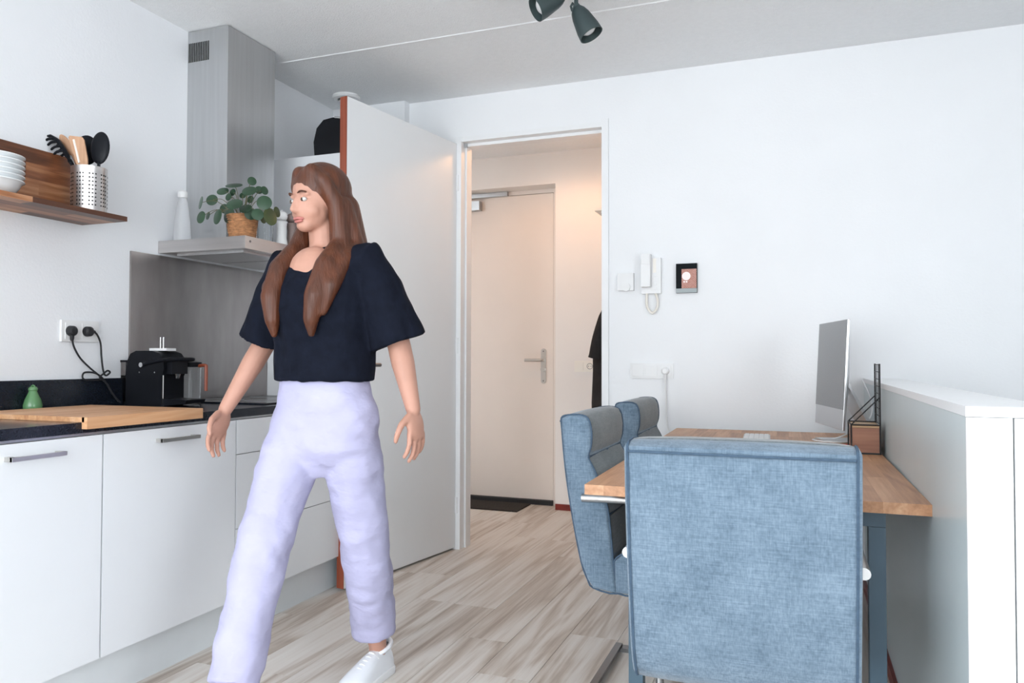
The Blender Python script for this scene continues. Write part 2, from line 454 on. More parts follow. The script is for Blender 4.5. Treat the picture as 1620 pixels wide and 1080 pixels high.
while x < XR:
    xa, xb = x, min(x + PW, XR)
    ylo = YF if xa > -2.20 else YB
    yhi = 5.42 if xb < -0.90 else (YB + .10 if xb < .47 else 1.62)
    off = rng.uniform(0, PL)
    y = -4.0 + off
    while y < yhi:
        ya, yb = max(y, ylo), min(y + PL, yhi)
        if yb - ya > 0.03:
            plank(xa, xb, ya, yb)
        y += PL
    x += PW

YJ = 3.185
b = new_bm(); box(b, -3.2, XR + .1, YF - .1, YJ - .004, ZC, ZC + .1)
ceiling = struct('ceiling', b, M['ceiling'], 'white stucco concrete ceiling with a straight joint across it', 'ceiling')
b = new_bm(); box(b, -3.2, XR + .1, YJ + .004, 5.7, ZC, ZC + .1); obj('ceiling_slab', b, M['ceiling'], ceiling)
b = new_bm(); prism(b, [(YJ - .007, ZC + .003), (YJ, ZC - .004), (YJ + .007, ZC + .003)], 'x', -2.6, XR); obj('joint_filler', b, M['white_trim'], ceiling)

b = new_bm(); box(b, XW - .12, XW, YF, YB + .1, 0, ZC)
struct('wall_left', b, M['wall_rough'], 'rough white plastered wall behind the kitchen units', 'wall')
DX0, DX1, DZ = -1.840, -0.968, 2.345   # opening in the back wall
b = new_bm(); box(b, XW - .12, DX0, YB, YB + .10, 0, ZC); box(b, DX1, XR + .1, YB, YB + .10, 0, ZC); box(b, DX0, DX1, YB, YB + .10, DZ, ZC)
struct('wall_back', b, M['wall'], 'smooth white wall with the doorway to the hall', 'wall')
b = new_bm(); box(b, XW, -2.136, YB - .058, YB, 0, ZC)
struct('wall_corner', b, M['wall'], 'shallow white boxed corner above the tall cabinet', 'wall')
b = new_bm(); box(b, XR, XR + .1, YF, -1.3, 0, ZC); box(b, XR, XR + .1, .6, YB + .1, 0, ZC); box(b, XR, XR + .1, -1.3, .6, 0, .85); box(b, XR, XR + .1, -1.3, .6, 2.35, ZC)  # includes an opening for the added side window
struct('wall_right', b, M['wall'], 'white side wall beyond the stair balustrade', 'wall')
b = new_bm(); box(b, XW - .12, -2.5, YF - .1, YF, 0, ZC); box(b, 0.35, XR + .1, YF - .1, YF, 0, ZC); box(b, -2.5, 0.35, YF - .1, YF, 2.42, ZC)
struct('wall_front', b, M['wall'], 'white wall around the wide glazed front behind the viewer', 'wall')
w1 = thing('window_1', 'wide floor to ceiling sliding window frame behind the viewer', 'window', (0, YF - .05, 0), kind='structure')
for xx in (-2.5, -1.55, -.60, .30):
    b = new_bm(); box(b, xx, xx + .05, -.03, .03, 0, 2.42); obj('window_post', b, M['white_trim'], w1, bev=.004)
b = new_bm(); box(b, -2.45, .30, -.03, .03, 2.37, 2.42); obj('window_head', b, M['white_trim'], w1)
w2 = thing('added_window_2', 'added unseen side window frame in the right wall beside the viewer', 'window', (XR + .05, 0, 0), kind='structure')  # added out of view to brighten the open door and kitchen fronts
for yy in (-1.3, -.375, .55):
    b = new_bm(); box(b, -.03, .03, yy, yy + .05, .85, 2.35); obj('window_post', b, M['white_trim'], w2, bev=.004)
for zz in (.85, 2.30):
    b = new_bm(); box(b, -.029, .029, -1.25, .55, zz, zz + .05); obj('window_rail', b, M['white_trim'], w2, bev=.004)
b = new_bm(); box(b, -6, 6, -9, YF - .1, -.12, -.03)
struct('terrace', b, M['terrace'], 'pale concrete terrace outside the glazed front', 'terrace')

b = new_bm(); box(b, .445, XR, 1.62, YB, -2.6, -2.5); box(b, .40, .445, 1.62, YB, -2.5, -.06); box(b, XR, XR + .1, 1.62, YB, -2.5, 0); box(b, .445, XR, YB, YB + .1, -2.5, 0); box(b, .445, XR, 1.52, 1.62, -2.5, -.06)
struct('wall_stairwell', b, M['stair'], 'sides of the stairwell going down behind the balustrade', 'stairwell')

# hall
b = new_bm()
box(b, -1.636, HX1 + .1, YHALL, YHALL + .2, 0, ZC); box(b, HX0 - .1, -1.636, YHALL, YHALL + .2, 2.347, ZC); box(b, HX0 - .1, -2.70, YHALL, YHALL + .2, 0, 2.347)
box(b, -2.70, -1.636, YHALL + .2, YHALL + .28, 0, 2.347)
struct('wall_hall_back', b, M['hall_wall'], 'warm lit cream hall wall around the front door', 'wall')
b = new_bm(); box(b, HX1, HX1 + .1, YB + .1, YHALL, 0, ZC)
struct('wall_hall_right', b, M['hall_wall'], 'cream hall side wall where the coat hangs', 'wall')
b = new_bm(); box(b, HX0 - .1, HX0, YB + .1, YHALL, 0, ZC)
struct('wall_hall_left', b, M['hall_wall'], 'cream hall side wall behind the open door', 'wall')
b = new_bm(); box(b, -1.632, HX1, YHALL - .012, YHALL, 0, .042)
struct('baseboard_hall', b, M['red_skirting'], 'low dark red skirting strip beside the front door', 'skirting')

# stair balustrade
HW0, HW1, HZ = 1.616, YB, 0.9875
t = thing('wall_half', 'waist high white painted balustrade wall beside the desk', 'half wall', (0, 0, 0), kind='structure')
b = new_bm(); box(b, XH, XH + .072, HW0 + .008, HW1, 0, HZ - .020); obj('panel', b, M['half_wall'], t, bev=.003)
b = new_bm(); box(b, XH + .076, XH + .150, HW0 + .008, HW1, 0, HZ - .020); obj('panel', b, M['half_wall'], t, bev=.003)
b = new_bm(); box(b, XH - .002, XH + .152, HW0 + .002, HW1, HZ - .019, HZ); obj('capping', b, M['white_trim'], t, bev=.004)
b = new_bm(); box(b, XH - .001, XH + .0725, HW0, HW0 + .008, 0, HZ - .020); obj('end_board', b, M['white_trim'], t, bev=.002)
b = new_bm(); box(b, XH + .0755, XH + .151, HW0, HW0 + .008, 0, HZ - .020); obj('end_board', b, M['white_trim'], t, bev=.002)
b = new_bm(); box(b, XH - .012, XH, HW0 + .01, HW1, 0, .045)
struct('baseboard_right', b, M['red_skirting'], 'dark red brown skirting strip at the foot of the balustrade', 'skirting')

# door frame in the back wall
t = thing('trim_1', 'white door frame around the opening to the hall', 'door frame', (0, 0, 0), kind='structure')
b = new_bm(); box(b, DX0, DX0 + .045, YB - .012, YB + .112, 0, DZ); obj('jamb', b, M['white_trim'], t, bev=.003)
b = new_bm(); box(b, DX0 + .045, DX0 + .056, YB + .045, YB + .112, 0, DZ - .03); obj('door_stop', b, M['white_trim'], t, bev=.002)
b = new_bm(); box(b, DX1 - .006, DX1 + .030, YB - .016, YB + .112, 0, DZ + .012); obj('jamb', b, M['white_trim'], t, bev=.003)
b = new_bm(); box(b, DX0 + .045, DX1 - .006, YB - .006, YB + .112, DZ - .028, DZ); obj('lintel', b, M['white_trim'], t, bev=.003)
b = new_bm(); box(b, DX0 + .045, DX1 - .006, YB + .045, YB + .112, DZ - .045, DZ - .028); obj('door_stop', b, M['white_trim'], t, bev=.002)
b = new_bm(); box(b, DX0 + .0455, DX0 + .060, YB + .025, YB + .05, DZ - .052, DZ - .030); obj('frame_buffer', b, M['alu'], t)

# open inner door, hinged at the left jamb
HG = Vector((-1.822, 3.950, 0)); FE = Vector((-1.972, 3.046, 0))
dl = (FE - HG).length
ang = math.atan2(FE.y - HG.y, FE.x - HG.x)
t = thing('door_1', 'flush white inner door standing open with a red brown edge', 'door', HG, ang, kind='structure')
DT = .040
b = new_bm(); box(b, 0, dl - .004, -DT, 0, .012, 2.305); obj('door_leaf', b, M['door_white'], t, bev=.0015)
b = new_bm(); box(b, dl - .004, dl, -DT, 0, .012, 2.305); o = obj('edge_band', b, M['door_edge'], t); o['label'] = 'red brown wooden edge band'
def lever(parent, xpos, side, z=1.045, mat=M['nickel'], into=-1, name='handle'):
    """plate and lever on face y=0 side of the leaf; into: direction of the lever along x"""
    s = side
    q = new_bm(); box(q, xpos - .019, xpos + .019, min(0, s * .006), max(0, s * .006), z - .125, z + .065); pl = obj('lock_plate', q, mat, parent, bev=.002)
    q = new_bm(); tube(q, smooth_path([(xpos, s * .004, z), (xpos, s * .045, z), (xpos + into * .012, s * .055, z), (xpos + into * .04, s * .056, z), (xpos + into * .125, s * .056, z)], 5), .0095, 10)
    obj(name, q, mat, pl, smooth=True)
    q = new_bm(); tube(q, [(xpos, s * .005, z - .075), (xpos, s * .0085, z - .075)], .008, 12); obj('keyhole', q, M['hole'], pl)
    return pl
# door faces: local +y is the far (kitchen) side after rotation -> visible face is y=0 or y=-DT, both get a lever
for s, y0 in ((1, 0.0), (-1, -DT)):
    e = lever(t, dl - .062, s, z=1.045, mat=M['dark_metal'], into=-1)
    e.location.y = y0
for z in (.25, 1.15, 2.08):
    b = new_bm(); tube(b, [(.0, .006, z - .045), (.0, .006, z + .045)], .007, 10); obj('hinge', b, M['white_trim'], t)
b = new_bm(); box(b, dl, dl + .0012, -DT + .010, -.010, .93, 1.14); obj('lock_strip', b, M['dark_metal'], t)

# front door in its recess
t = thing('door_2', 'plain cream front door with lever handle at the end of the hall', 'door', (0, YHALL + .155, 0), kind='structure')
b = new_bm(); box(b, -2.66, -1.70, 0, .045, .035, 2.315); obj('door_leaf', b, M['front_door'], t, bev=.002)
b = new_bm(); box(b, -2.70, -1.636, -.005, .045, 2.318, 2.347); obj('frame_head', b, M['front_door'], t, bev=.002)
b = new_bm(); box(b, -1.697, -1.636, -.005, .045, 0, 2.318); obj('frame_post', b, M['front_door'], t, bev=.002)
b = new_bm(); box(b, -2.70, -2.663, -.005, .045, 0, 2.318); obj('frame_post', b, M['front_door'], t, bev=.002)
b = new_bm(); box(b, -2.663, -1.697, -.035, .045, 0, .033); o = obj('threshold', b, M['black_matt'], t, bev=.002); o['label'] = 'black threshold'
q = new_bm()
pts = []
for i in range(9): pts.append((-1.775 + .020 * math.cos(PI * i / 8), 1.135 + .020 * math.sin(PI * i / 8)))
for i in range(9): pts.append((-1.775 - .020 * math.cos(PI * i / 8), .915 - .020 * math.sin(PI * i / 8)))
prism(q, pts, 'y', -.007, 0); pl = obj('lock_plate', q, M['nickel'], t)
q = new_bm(); tube(q, smooth_path([(-1.775, -.004, 1.068), (-1.775, -.05, 1.068), (-1.79, -.058, 1.068), (-1.82, -.058, 1.068), (-1.905, -.058, 1.068)], 5), .011, 10); obj('handle', q, M['nickel'], pl, smooth=True)
q = new_bm(); tube(q, [(-1.775, -.006, 1.000), (-1.775, -.030, 1.000)], .017, 16); obj('thumb_turn', q, M['nickel'], pl, smooth=True)
for z in (1.135, .915):
    q = new_bm(); tube(q, [(-1.775, -.006, z), (-1.775, -.009, z)], .005, 10); obj('screw', q, M['dark_metal'], pl)
t = thing('door_closer', 'grey door closer box and slide rail at the top of the front door', 'door closer', (0, YHALL + .15, 0))
b = new_bm(); box(b, -2.62, -2.275, -.055, .003, 2.215, 2.285); obj('closer_body', b, M['alu'], t, bev=.006)
b = new_bm(); box(b, -2.66, -2.055, -.035, -.003, 2.312, 2.344); obj('slide_rail', b, M['alu'], t, bev=.006)
b = new_bm(); box(b, -2.60, -2.57, -.045, -.025, 2.28, 2.32); obj('closer_arm', b, M['alu'], t, bev=.003)

b = new_bm(); box(b, -2.68, -1.858, 5.055, 5.355, 0, .009)
tag(obj('doormat', b, M['mat'], bev=.003), 'flat dark brown doormat in front of the hall door', 'doormat')

# ------------------------------------------------------------------ kitchen
def bar_handle(parent, x, y0, y1, z):
    q = new_bm()
    box(q, x, x + .030, y0, y0 + .014, z - .006, z + .006); box(q, x, x + .030, y1 - .014, y1, z - .006, z + .006)
    box(q, x + .022, x + .032, y0, y1, z - .006, z + .006)
    return obj('handle', q, M['nickel'], parent, bev=.0012)
def base_cabinet(y0, y1, label, fronts, handle=None):
    t = thing('base_cabinet', label, 'cabinet', (XK, y0, 0), group='white kitchen base cabinets')
    w = y1 - y0
    q = new_bm(); box(q, -.575, -.022, .0005, w - .0005, .156, .842); obj('cabinet_body', q, M['cab_body'], t)
    for nm, za, zb, hz in fronts:
        q = new_bm(); box(q, -.020, 0, .002, w - .002, za + .0015, zb - .0015); d = obj(nm, q, M['cabinet'], t, bev=.0015)
        if hz:
            bar_handle(d, 0, hz[0] - y0, hz[1] - y0, hz[2])
    return t
base_cabinet(1.166, 1.760, 'white base cabinet nearest the left picture edge with one bar handle', [('door', .157, .841, (1.448, 1.612, .800))])
base_cabinet(1.762, 2.354, 'white base cabinet under the coffee machine with one bar handle', [('door', .157, .841, (1.966, 2.136, .800))])
base_cabinet(2.356, 3.300, 'wide white drawer cabinet under the extractor hood behind the woman', [('drawer_front', .157, .426, None), ('drawer_front', .426, .708, None), ('drawer_front', .708, .841, None)])
b = new_bm(); box(b, XK - .075, XK - .058, 1.16, 3.90, .0, .153)
tag(obj('kitchen_plinth', b, M['plinth'], bev=.001), 'pale recessed plinth board under the kitchen cabinets', 'plinth')
b = new_bm(); box(b, XK - .020, XK - .002, 1.16, 3.300, .8425, .8495)
tag(obj('worktop_rail', b, M['alu']), 'thin grey aluminium rail under the black worktop edge', 'rail')
t = thing('worktop', 'black speckled kitchen worktop with low upstand along the wall', 'worktop', (0, 0, 0))
b = new_bm(); box(b, XW + .001, XK + .004, 1.12, 3.300, .850, .882); obj('worktop_slab', b, M['counter'], t, bev=.002)
b = new_bm(); box(b, XW + .001, XW + .020, 1.12, 2.420, .8825, .993); obj('upstand', b, M['counter'], t, bev=.002)
b = new_bm(); box(b, XW + .001, XW + .010, 2.423, 3.302, .883, 1.524)
tag(obj('splashback', b, M['splash'], bev=.0015), 'brushed steel splashback panel under the extractor hood', 'splashback')
t = thing('hob', 'black glass hob set in the worktop under the hood', 'hob', (-2.31, 2.895, .8825))
b = new_bm(); box(b, -.24, .24, -.29, .29, 0, .006); obj('glass_plate', b, M['counter'], t, bev=.002)
for (hx, hy, hr) in ((-.11, -.14, .09), (-.11, .15, .07), (.10, -.14, .07), (.10, .15, .09)):
    q = new_bm(); tube(q, [(hx + hr * math.cos(2 * PI * k / 32), hy + hr * math.sin(2 * PI * k / 32), .0062) for k in range(32)], .0012, 6, closed=True); obj('cooking_zone', q, M['alu'], t)

t = thing('tall_cabinet', 'tall white cabinet in the kitchen corner behind the open door', 'cabinet', (XK - .02, 3.304, 0))
b = new_bm(); box(b, -.59, -.022, 0, .598, .156, 2.122); obj('cabinet_body', b, M['cab_body'], t, bev=.001)
b = new_bm(); box(b, -.020, 0, .002, .596, .157, 1.30); d = obj('door', b, M['cabinet'], t, bev=.0015); bar_handle(d, 0, .06, .2, 1.2)
b = new_bm(); box(b, -.020, 0, .002, .596, 1.303, 2.120); d = obj('door', b, M['cabinet'], t, bev=.0015); bar_handle(d, 0, .06, .2, 1.36)

# extractor hood
t = thing('extractor_hood', 'steel extractor hood with square chimney reaching the ceiling', 'extractor hood', (0, 0, 0))
b = new_bm()
box(b, XW + .001, -2.392, 2.733, 3.060, 1.587, 2.574); obj('chimney', b, M['steel'], t, bev=.002)
cano = new_bm(); prism(cano, [(XW + .001, 1.534), (-2.154, 1.534), (-2.154, 1.587), (XW + .001, 1.587)], 'y', 2.574, 3.222); co = obj('canopy', cano, M['steel_h'], t, bev=.002)
b = new_bm(); box(b, -2.56, -2.20, 2.62, 2.88, 1.524, 1.534); obj('grease_filter', b, M['steel'], co, bev=.003)
b = new_bm(); box(b, -2.56, -2.20, 2.90, 3.17, 1.524, 1.534); obj('grease_filter', b, M['steel'], co, bev=.003)
for k in range(12):
    b = new_bm(); xx = -2.616 + k * .0100; box(b, xx, xx + .0052, 2.7318, 2.734, 2.432, 2.520); obj('vent_slot', b, M['hole'], t)
b = new_bm(); tube(b, [(-2.154, 2.605, 1.566), (-2.152, 2.605, 1.566)], .005, 12); obj('canopy_screw', b, M['dark_metal'], co)
for k in range(4):
    b = new_bm(); tube(b, [(-2.154, 2.86 + k * .022, 1.560), (-2.150, 2.86 + k * .022, 1.560)], .006, 10); obj('push_button', b, M['chrome'], co)

# ceiling air valve
t = thing('air_valve', 'round white ceiling air valve above the open door', 'air valve', (-2.414, 3.725, ZC))
b = new_bm(); lathe(b, [(.045, 0), (.078, -.001), (.080, -.010), (.072, -.020), (.052, -.024), (.048, -.018)], 36, cap=False); obj('valve_ring', b, M['white_plastic'], t, smooth=True)
b = new_bm(); lathe(b, [(.0, -.044), (.030, -.042), (.042, -.034), (.036, -.020), (.0, -.015)], 32, cap=False); obj('valve_disc', b, M['white_plastic'], t, smooth=True)

# black appliance on the tall cabinet
t = thing('coffee_maker', 'tall black domed coffee maker on top of the corner cabinet', 'coffee maker', (-2.250, 3.45, 2.122), math.radians(20))
t.scale = (1, 1, .80)
b = new_bm()
prism(b, [(-.135, 0), (-.14, .10), (-.125, .19), (-.09, .245), (-.04, .262), (.02, .255), (.06, .225), (.075, .185), (.06, .15), (.055, 0)], 'y', -.075, .075)
obj('body', b, M['black'], t, bev=.018, seg=3, smooth=True)
b = new_bm(); tube(b, smooth_path([(-.03, -.0765, .262), (.02, -.0765, .253), (.05, -.0765, .215), (.085, -.0765, .190), (.12, -.0765, .188)], 5), .007, 8); obj('trim_band', b, M['alu'], t, smooth=True)
b = new_bm(); box(b, .02, .13, -.05, .05, .235, .275); obj('lever', b, M['black'], t, bev=.006)
b = new_bm(); ellip(b, (.10, 0, .15), (.055, .055, .055)); obj('water_bulb', b, M['white_plastic'], t, smooth=True)
b = new_bm(); box(b, .03, .16, -.07, .07, 0, .03); obj('drip_tray', b, M['black'], t, bev=.006)

# wall shelf with back board, each glued stave its own piece
t = thing('wall_shelf', 'oiled acacia wall shelf with upright back board', 'shelf', (XW, 0, 0))
def stave_run(parent, n, span, lo, hi, make, seed):
    rg = random.Random(seed)
    w = span / n
    for i in range(n):
        y = lo
        while y < hi - .01:
            l = rg.uniform(.16, .42)
            y2 = min(hi, y + l)
            if hi - y2 < .06: y2 = hi
            q = new_bm(); make(q, i * w, (i + 1) * w, y2 - y)
            o = obj('stave', q, M['shelf_wood'], parent, bev=.0007, seg=1); o.location.y = (y + y2) / 2
            y = y2
stave_run(t, 4, .233, 1.15, 2.195, lambda q, a, c, l: box(q, a, c, -l / 2, l / 2, 1.594, 1.612), 3)
stave_run(t, 4, .226, 1.15, 2.125, lambda q, a, c, l: box(q, .001, .019, -l / 2, l / 2, 1.6125 + a, 1.6125 + c), 9)

# stack of bowls on the shelf
bowl0 = None
for k, nm in enumerate(['lowest bowl of the white stack on the wall shelf', 'second bowl from the bottom in the white shelf stack', 'third bowl from the bottom in the white shelf stack',
          'fourth bowl from the bottom in the white shelf stack', 'fifth bowl from the bottom in the white shelf stack', 'topmost bowl of the white stack on the wall shelf']):
    q = new_bm()
    lathe(q, [(.0, .0), (.038, .0), (.040, .004), (.062, .014), (.074, .030), (.080, .043), (.0895, .049), (.0895, .052), (.079, .047), (.071, .032), (.058, .018), (.030, .009), (.0, .008)], 40, cap=False)
    o = obj('bowl', q, M['ceramic'], smooth=True)
    o.location = (-2.500, 1.755, 1.6125 + k * .0165)
    tag(o, nm, 'bowl', 'white bowls stacked on the shelf')

# utensil holder and utensils
HC = Vector((-2.498, 2.118, 1.6125))
t = thing('utensil_holder', 'perforated steel utensil cylinder on the wall shelf end', 'utensil holder', HC)
b = new_bm(); lathe(b, [(0, 0), (.060, 0), (.061, .003), (.061, .172), (.0615, .176), (.0585, .176), (.058, .172), (.058, .006), (0, .005)], 48, cap=False); obj('cylinder', b, M['steel_h'], t, smooth=True)
b = new_bm()
for k in range(36):
    if k % 4 == 3: continue
    a = 2 * PI * k / 36
    for j in range(9):
        z = .030 + j * .0145
        Mx = Matrix.Translation((.0611 * math.cos(a), .0611 * math.sin(a), z)) @ Matrix.Rotation(a, 4, 'Z') @ Matrix.Rotation(PI / 2, 4, 'Y')
        lathe(b, [(0, -.0004), (.0030, -.0004), (.0030, .0004), (0, .0004)], 8, Mx)
o = obj('perforations', b, M['hole'], t); o['kind'] = 'stuff'
Rv = Vector((.936, .351, 0)); Fv = Vector((-.351, .936, 0))
def ut(dx, z, dy=0.0):   # a point beside the holder axis (metres along the kitchen view, height above the holder foot)
    return HC + Rv * dx + Fv * dy + Vector((0, 0, z))
# pasta fork
t = thing('pasta_fork', 'black pasta fork with curved teeth leaning out of the steel cylinder', 'kitchen utensil', HC)
loc = lambda v: v - HC
b = new_bm(); tube(b, [loc(ut(-.005, .02, .0)), loc(ut(-.048, .17, -.01)), loc(ut(-.070, .205, -.01))], [.006, .006, .008], 8); obj('handle', b, M['black'], t, smooth=True)
b = new_bm(); hp = [ut(-.067, .198, -.01), ut(-.088, .238, -.01), ut(-.114, .276, -.01), ut(-.142, .294, -.012)]
tube(b, smooth_path([loc(v) for v in hp], 5), [.010] * 3 + [.016] * 13, 10, flat=.5); obj('head', b, M['black'], t, smooth=True)
for k, (dx, z) in enumerate(((-.088, .238), (-.099, .255), (-.112, .272), (-.126, .284), (-.140, .293))):
    for s in (-1, 1):
        b = new_bm(); tube(b, smooth_path([loc(ut(dx, z, -.01 + s * .012)), loc(ut(dx - .016, z - .006, -.01 + s * .020)), loc(ut(dx - .030, z - .016, -.01 + s * .018))], 3), [.0048] * 6 + [.0035], 8); obj('tooth', b, M['black'], t, smooth=True)
# wooden spoon behind
def spoon(name, label, p0, p1, p2, w, th, mat, hw=.006):
    t = thing(name, label, 'kitchen utensil', HC)
    b = new_bm(); tube(b, [loc(p0), loc(p1)], [hw, hw * .95], 8); obj('handle', b, mat, t, smooth=True)
    ax = (p2 - p1).normalized(); L_ = (p2 - p1).length
    side = ax.cross(Fv).normalized()
    Rm = Matrix((side, Fv, ax)).transposed()
    b = new_bm(); ellip(b, loc((p1 + p2) / 2), (w, th, L_ / 2 + .006), Rm); 
    return t, b
t, b = spoon('wooden_spoon', 'pale wooden spoon behind the black pasta fork', ut(.01, .02, .03), ut(-.075, .235, .02), ut(-.122, .305, .02), .018, .005, M['spoon_wood']); obj('bowl', b, M['spoon_wood'], t, smooth=True)
t, b = spoon('serving_spoon', 'wide black serving spoon behind the wooden spatula', ut(.0, .02, .02), ut(-.018, .200, .02), ut(-.028, .302, .02), .046, .010, M['black']); obj('bowl', b, M['black'], t, smooth=True)
t, b = spoon('cooking_spoon', 'glossy black cooking spoon at the right rim of the steel cylinder', ut(.03, .02, -.01), ut(.042, .195, -.012), ut(.050, .306, -.012), .036, .010, M['black']); obj('bowl', b, M['black'], t, smooth=True)
t = thing('wooden_spatula', 'flat wooden spatula with angled end standing at the front of the cylinder', 'kitchen utensil', HC)
b = new_bm(); tube(b, [loc(ut(.0, .02, -.03)), loc(ut(-.012, .20, -.042))], .006, 8); obj('handle', b, M['spoon_wood'], t, smooth=True)
b = new_bm()
poly = [(-.016, .160), (-.054, .280), (-.050, .287), (-.004, .282), (.004, .272), (.018, .20), (.018, .160)]
A_ = [b.verts.new(loc(ut(px_, z, -.047))) for px_, z in poly]; B_ = [b.verts.new(loc(ut(px_, z, -.041))) for px_, z in poly]
b.faces.new(A_); b.faces.new(B_[::-1])
for i in range(len(poly)): b.faces.new((A_[i], B_[i], B_[(i + 1) % len(poly)], A_[(i + 1) % len(poly)]))
obj('blade', b, M['spoon_wood'], t)
b = new_bm(); a0 = loc(ut(-.034, .272, -.0475)); a1 = loc(ut(-.012, .185, -.0475)); tube(b, [a0, a1], .004, 6); obj('blade_slot', b, M['cream_plastic'], t)

# cutting board with front lip
t = thing('cutting_board', 'thick beech cutting board hooked over the worktop edge', 'cutting board', (-2.245, 1.915, .8825))
rg = random.Random(5); nst = 9; bw = .520 / nst
for i in range(nst):
    b = new_bm(); xa = -.262 + i * bw; box(b, xa, xa + bw, -.235, .235, 0, .015); obj('stave', b, M['board_wood'], t, bev=.0006, seg=1)
b = new_bm(); box(b, .2485, .270, -.235, .235, -.020, .0152); obj('front_lip', b, M['board_wood'], t, bev=.001)

# green ceramic bottle
t = thing('ceramic_bottle', 'small green pear shaped ceramic pot with ring top on the worktop', 'ceramic pot', (-2.575, 1.965, .8825))
b = new_bm(); lathe(b, [(0, 0), (.027, 0), (.031, .010), (.031, .022), (.026, .042), (.018, .060), (.0145, .068), (.0135, .073), (0, .073)], 32, cap=False); obj('body', b, M['green_ceramic'], t, smooth=True)
b = new_bm(); lathe(b, [(.0135, .0732), (.0155, .076), (.0155, .082), (.011, .088), (0, .089)], 24, cap=False); obj('stopper', b, M['green_ceramic'], t, smooth=True)
b = new_bm(); tube(b, [(.009 * math.cos(2 * PI * k / 16), 0, .084 + .009 * math.sin(2 * PI * k / 16)) for k in range(16)], .003, 8, closed=True); obj('ring', b, M['green_ceramic'], t, smooth=True)

# kitchen wall socket and cables
t = thing('wall_socket', 'white double wall socket above the worktop', 'wall socket', (XW, 2.1875, 1.1785))
b = new_bm(); box(b, 0, .010, -.0815, .0815, -.041, .041); obj('frame', b, M['white_plastic'], t, bev=.003)
for s in (-1, 1):
    b = new_bm(); box(b, .010, .013, s * .036 - .031, s * .036 + .031, -.031, .031); so = obj('socket_insert', b, M['white_plastic'], t, bev=.001)
    b = new_bm(); tube(b, [(.0131, s * .036, 0), (.0136, s * .036, 0)], .021, 24); obj('socket_well', b, M['white_plastic'], so)
c1 = [(-2.597, 2.139, 1.150), (-2.597, 2.139, 1.138), (-2.600, 2.152, 1.11), (-2.602, 2.18, 1.072), (-2.602, 2.224, 1.034), (-2.600, 2.255, 1.011), (-2.597, 2.274, 0.991), (-2.597, 2.244, 0.987), (-2.597, 2.196, 0.990), (-2.597, 2.185, 1.003), (-2.597, 2.195, 1.018), (-2.594, 2.232, 1.017), (-2.590, 2.262, 1.001), (-2.590, 2.294, 0.967), (-2.590, 2.326, 0.923), (-2.585, 2.352, 0.895)]
c2 = [(-2.600, 2.222, 1.178), (-2.598, 2.236, 1.177), (-2.597, 2.251, 1.163), (-2.597, 2.265, 1.131), (-2.597, 2.27, 1.079), (-2.592, 2.274, 1.027), (-2.586, 2.281, 1.005), (-2.588, 2.303, 1.016), (-2.589, 2.292, 1.024), (-2.584, 2.266, 1.010), (-2.582, 2.251, 0.997), (-2.580, 2.281, 0.974), (-2.575, 2.298, 0.941), (-2.57, 2.33, 0.900)]
for cpts, py, lab, down in ((c1, 2.139, 'black plug and looped cable in the left half of the kitchen socket', True), (c2, 2.2115, 'black plug and cable in the right half of the kitchen socket', False)):
    t = thing('power_cable', lab, 'power cable', (-2.609, py, 1.178), group='black kitchen power cables')
    O = Vector((-2.609, py, 1.178))
    b = new_bm(); tube(b, [(0, 0, 0), (.018, 0, 0), (.024, 0, 0)], [.020, .019, .012], 20); obj('plug', b, M['black_matt'], t, smooth=True)
    b = new_bm(); e = Vector((0.010, 0, -.03)) if down else Vector((.010, .022, 0)); tube(b, [(.010, 0, 0), e, e * 1.3 + Vector((-.003, 0, 0))], [.009, .007, .005], 10); obj('strain_relief', b, M['black_matt'], t, smooth=True)
    b = new_bm(); tube(b, smooth_path([Vector(q) - O for q in cpts], 6), .0036, 8); obj('cable', b, M['black_matt'], t, smooth=True)

# capsule coffee machine on the worktop (front faces the room)
CM = Vector((-2.585, 2.366, .8825))
t = thing('capsule_machine', 'small glossy black capsule coffee machine on the worktop', 'coffee machine', CM)
b = new_bm(); prism(b, [(.012, 0), (.012, .120), (.018, .180), (.035, .210), (.065, .222), (.150, .222), (.185, .212), (.208, .186), (.212, .150), (.206, .128), (.200, .118), (.200, 0)], 'y', 0, .120); obj('body', b, M['black'], t, bev=.006, smooth=True)
b = new_bm(); box(b, .1985, .2035, .004, .009, .0, .126); obj('chrome_strip', b, M['chrome'], t)
b = new_bm(); box(b, .200, .236, .018, .102, .128, .182); obj('brew_head', b, M['black'], t, bev=.006)
b = new_bm(); tube(b, [(.222, .06, .130), (.222, .06, .110)], [.014, .009], 14); obj('spout', b, M['chrome'], t, smooth=True)
lv = new_bm(); tube(lv, smooth_path([(.105, -.006, .165), (.15, -.008, .176), (.23, -.004, .186), (.268, .02, .188), (.272, .06, .188), (.268, .10, .188), (.23, .124, .186), (.15, .128, .176), (.105, .126, .165)], 5), .0075, 8); obj('lever', lv, M['black'], t, smooth=True)
for yy in (-.008, .128):
    b = new_bm(); tube(b, [(.105, yy - .006, .165), (.105, yy + .006, .165)], .010, 14); obj('lever_pivot', b, M['chrome'], t, smooth=True)
b = new_bm(); prism(b, [(.200, .0), (.315, .012), (.322, .026), (.200, .030)], 'y', .008, .112); obj('cup_tray', b, M['black'], t, bev=.005, smooth=True)
b = new_bm(); box(b, -.028, .012, .012, .108, .012, .175); obj('water_tank', b, M['clear'], t, bev=.008)
b = new_bm(); box(b, -.030, .014, .010, .110, .175, .184); obj('tank_lid', b, M['black'], t, bev=.003)
b = new_bm(); box(b, -.026, .012, .02, .10, 0, .012); obj('tank_foot', b, M['black'], t)
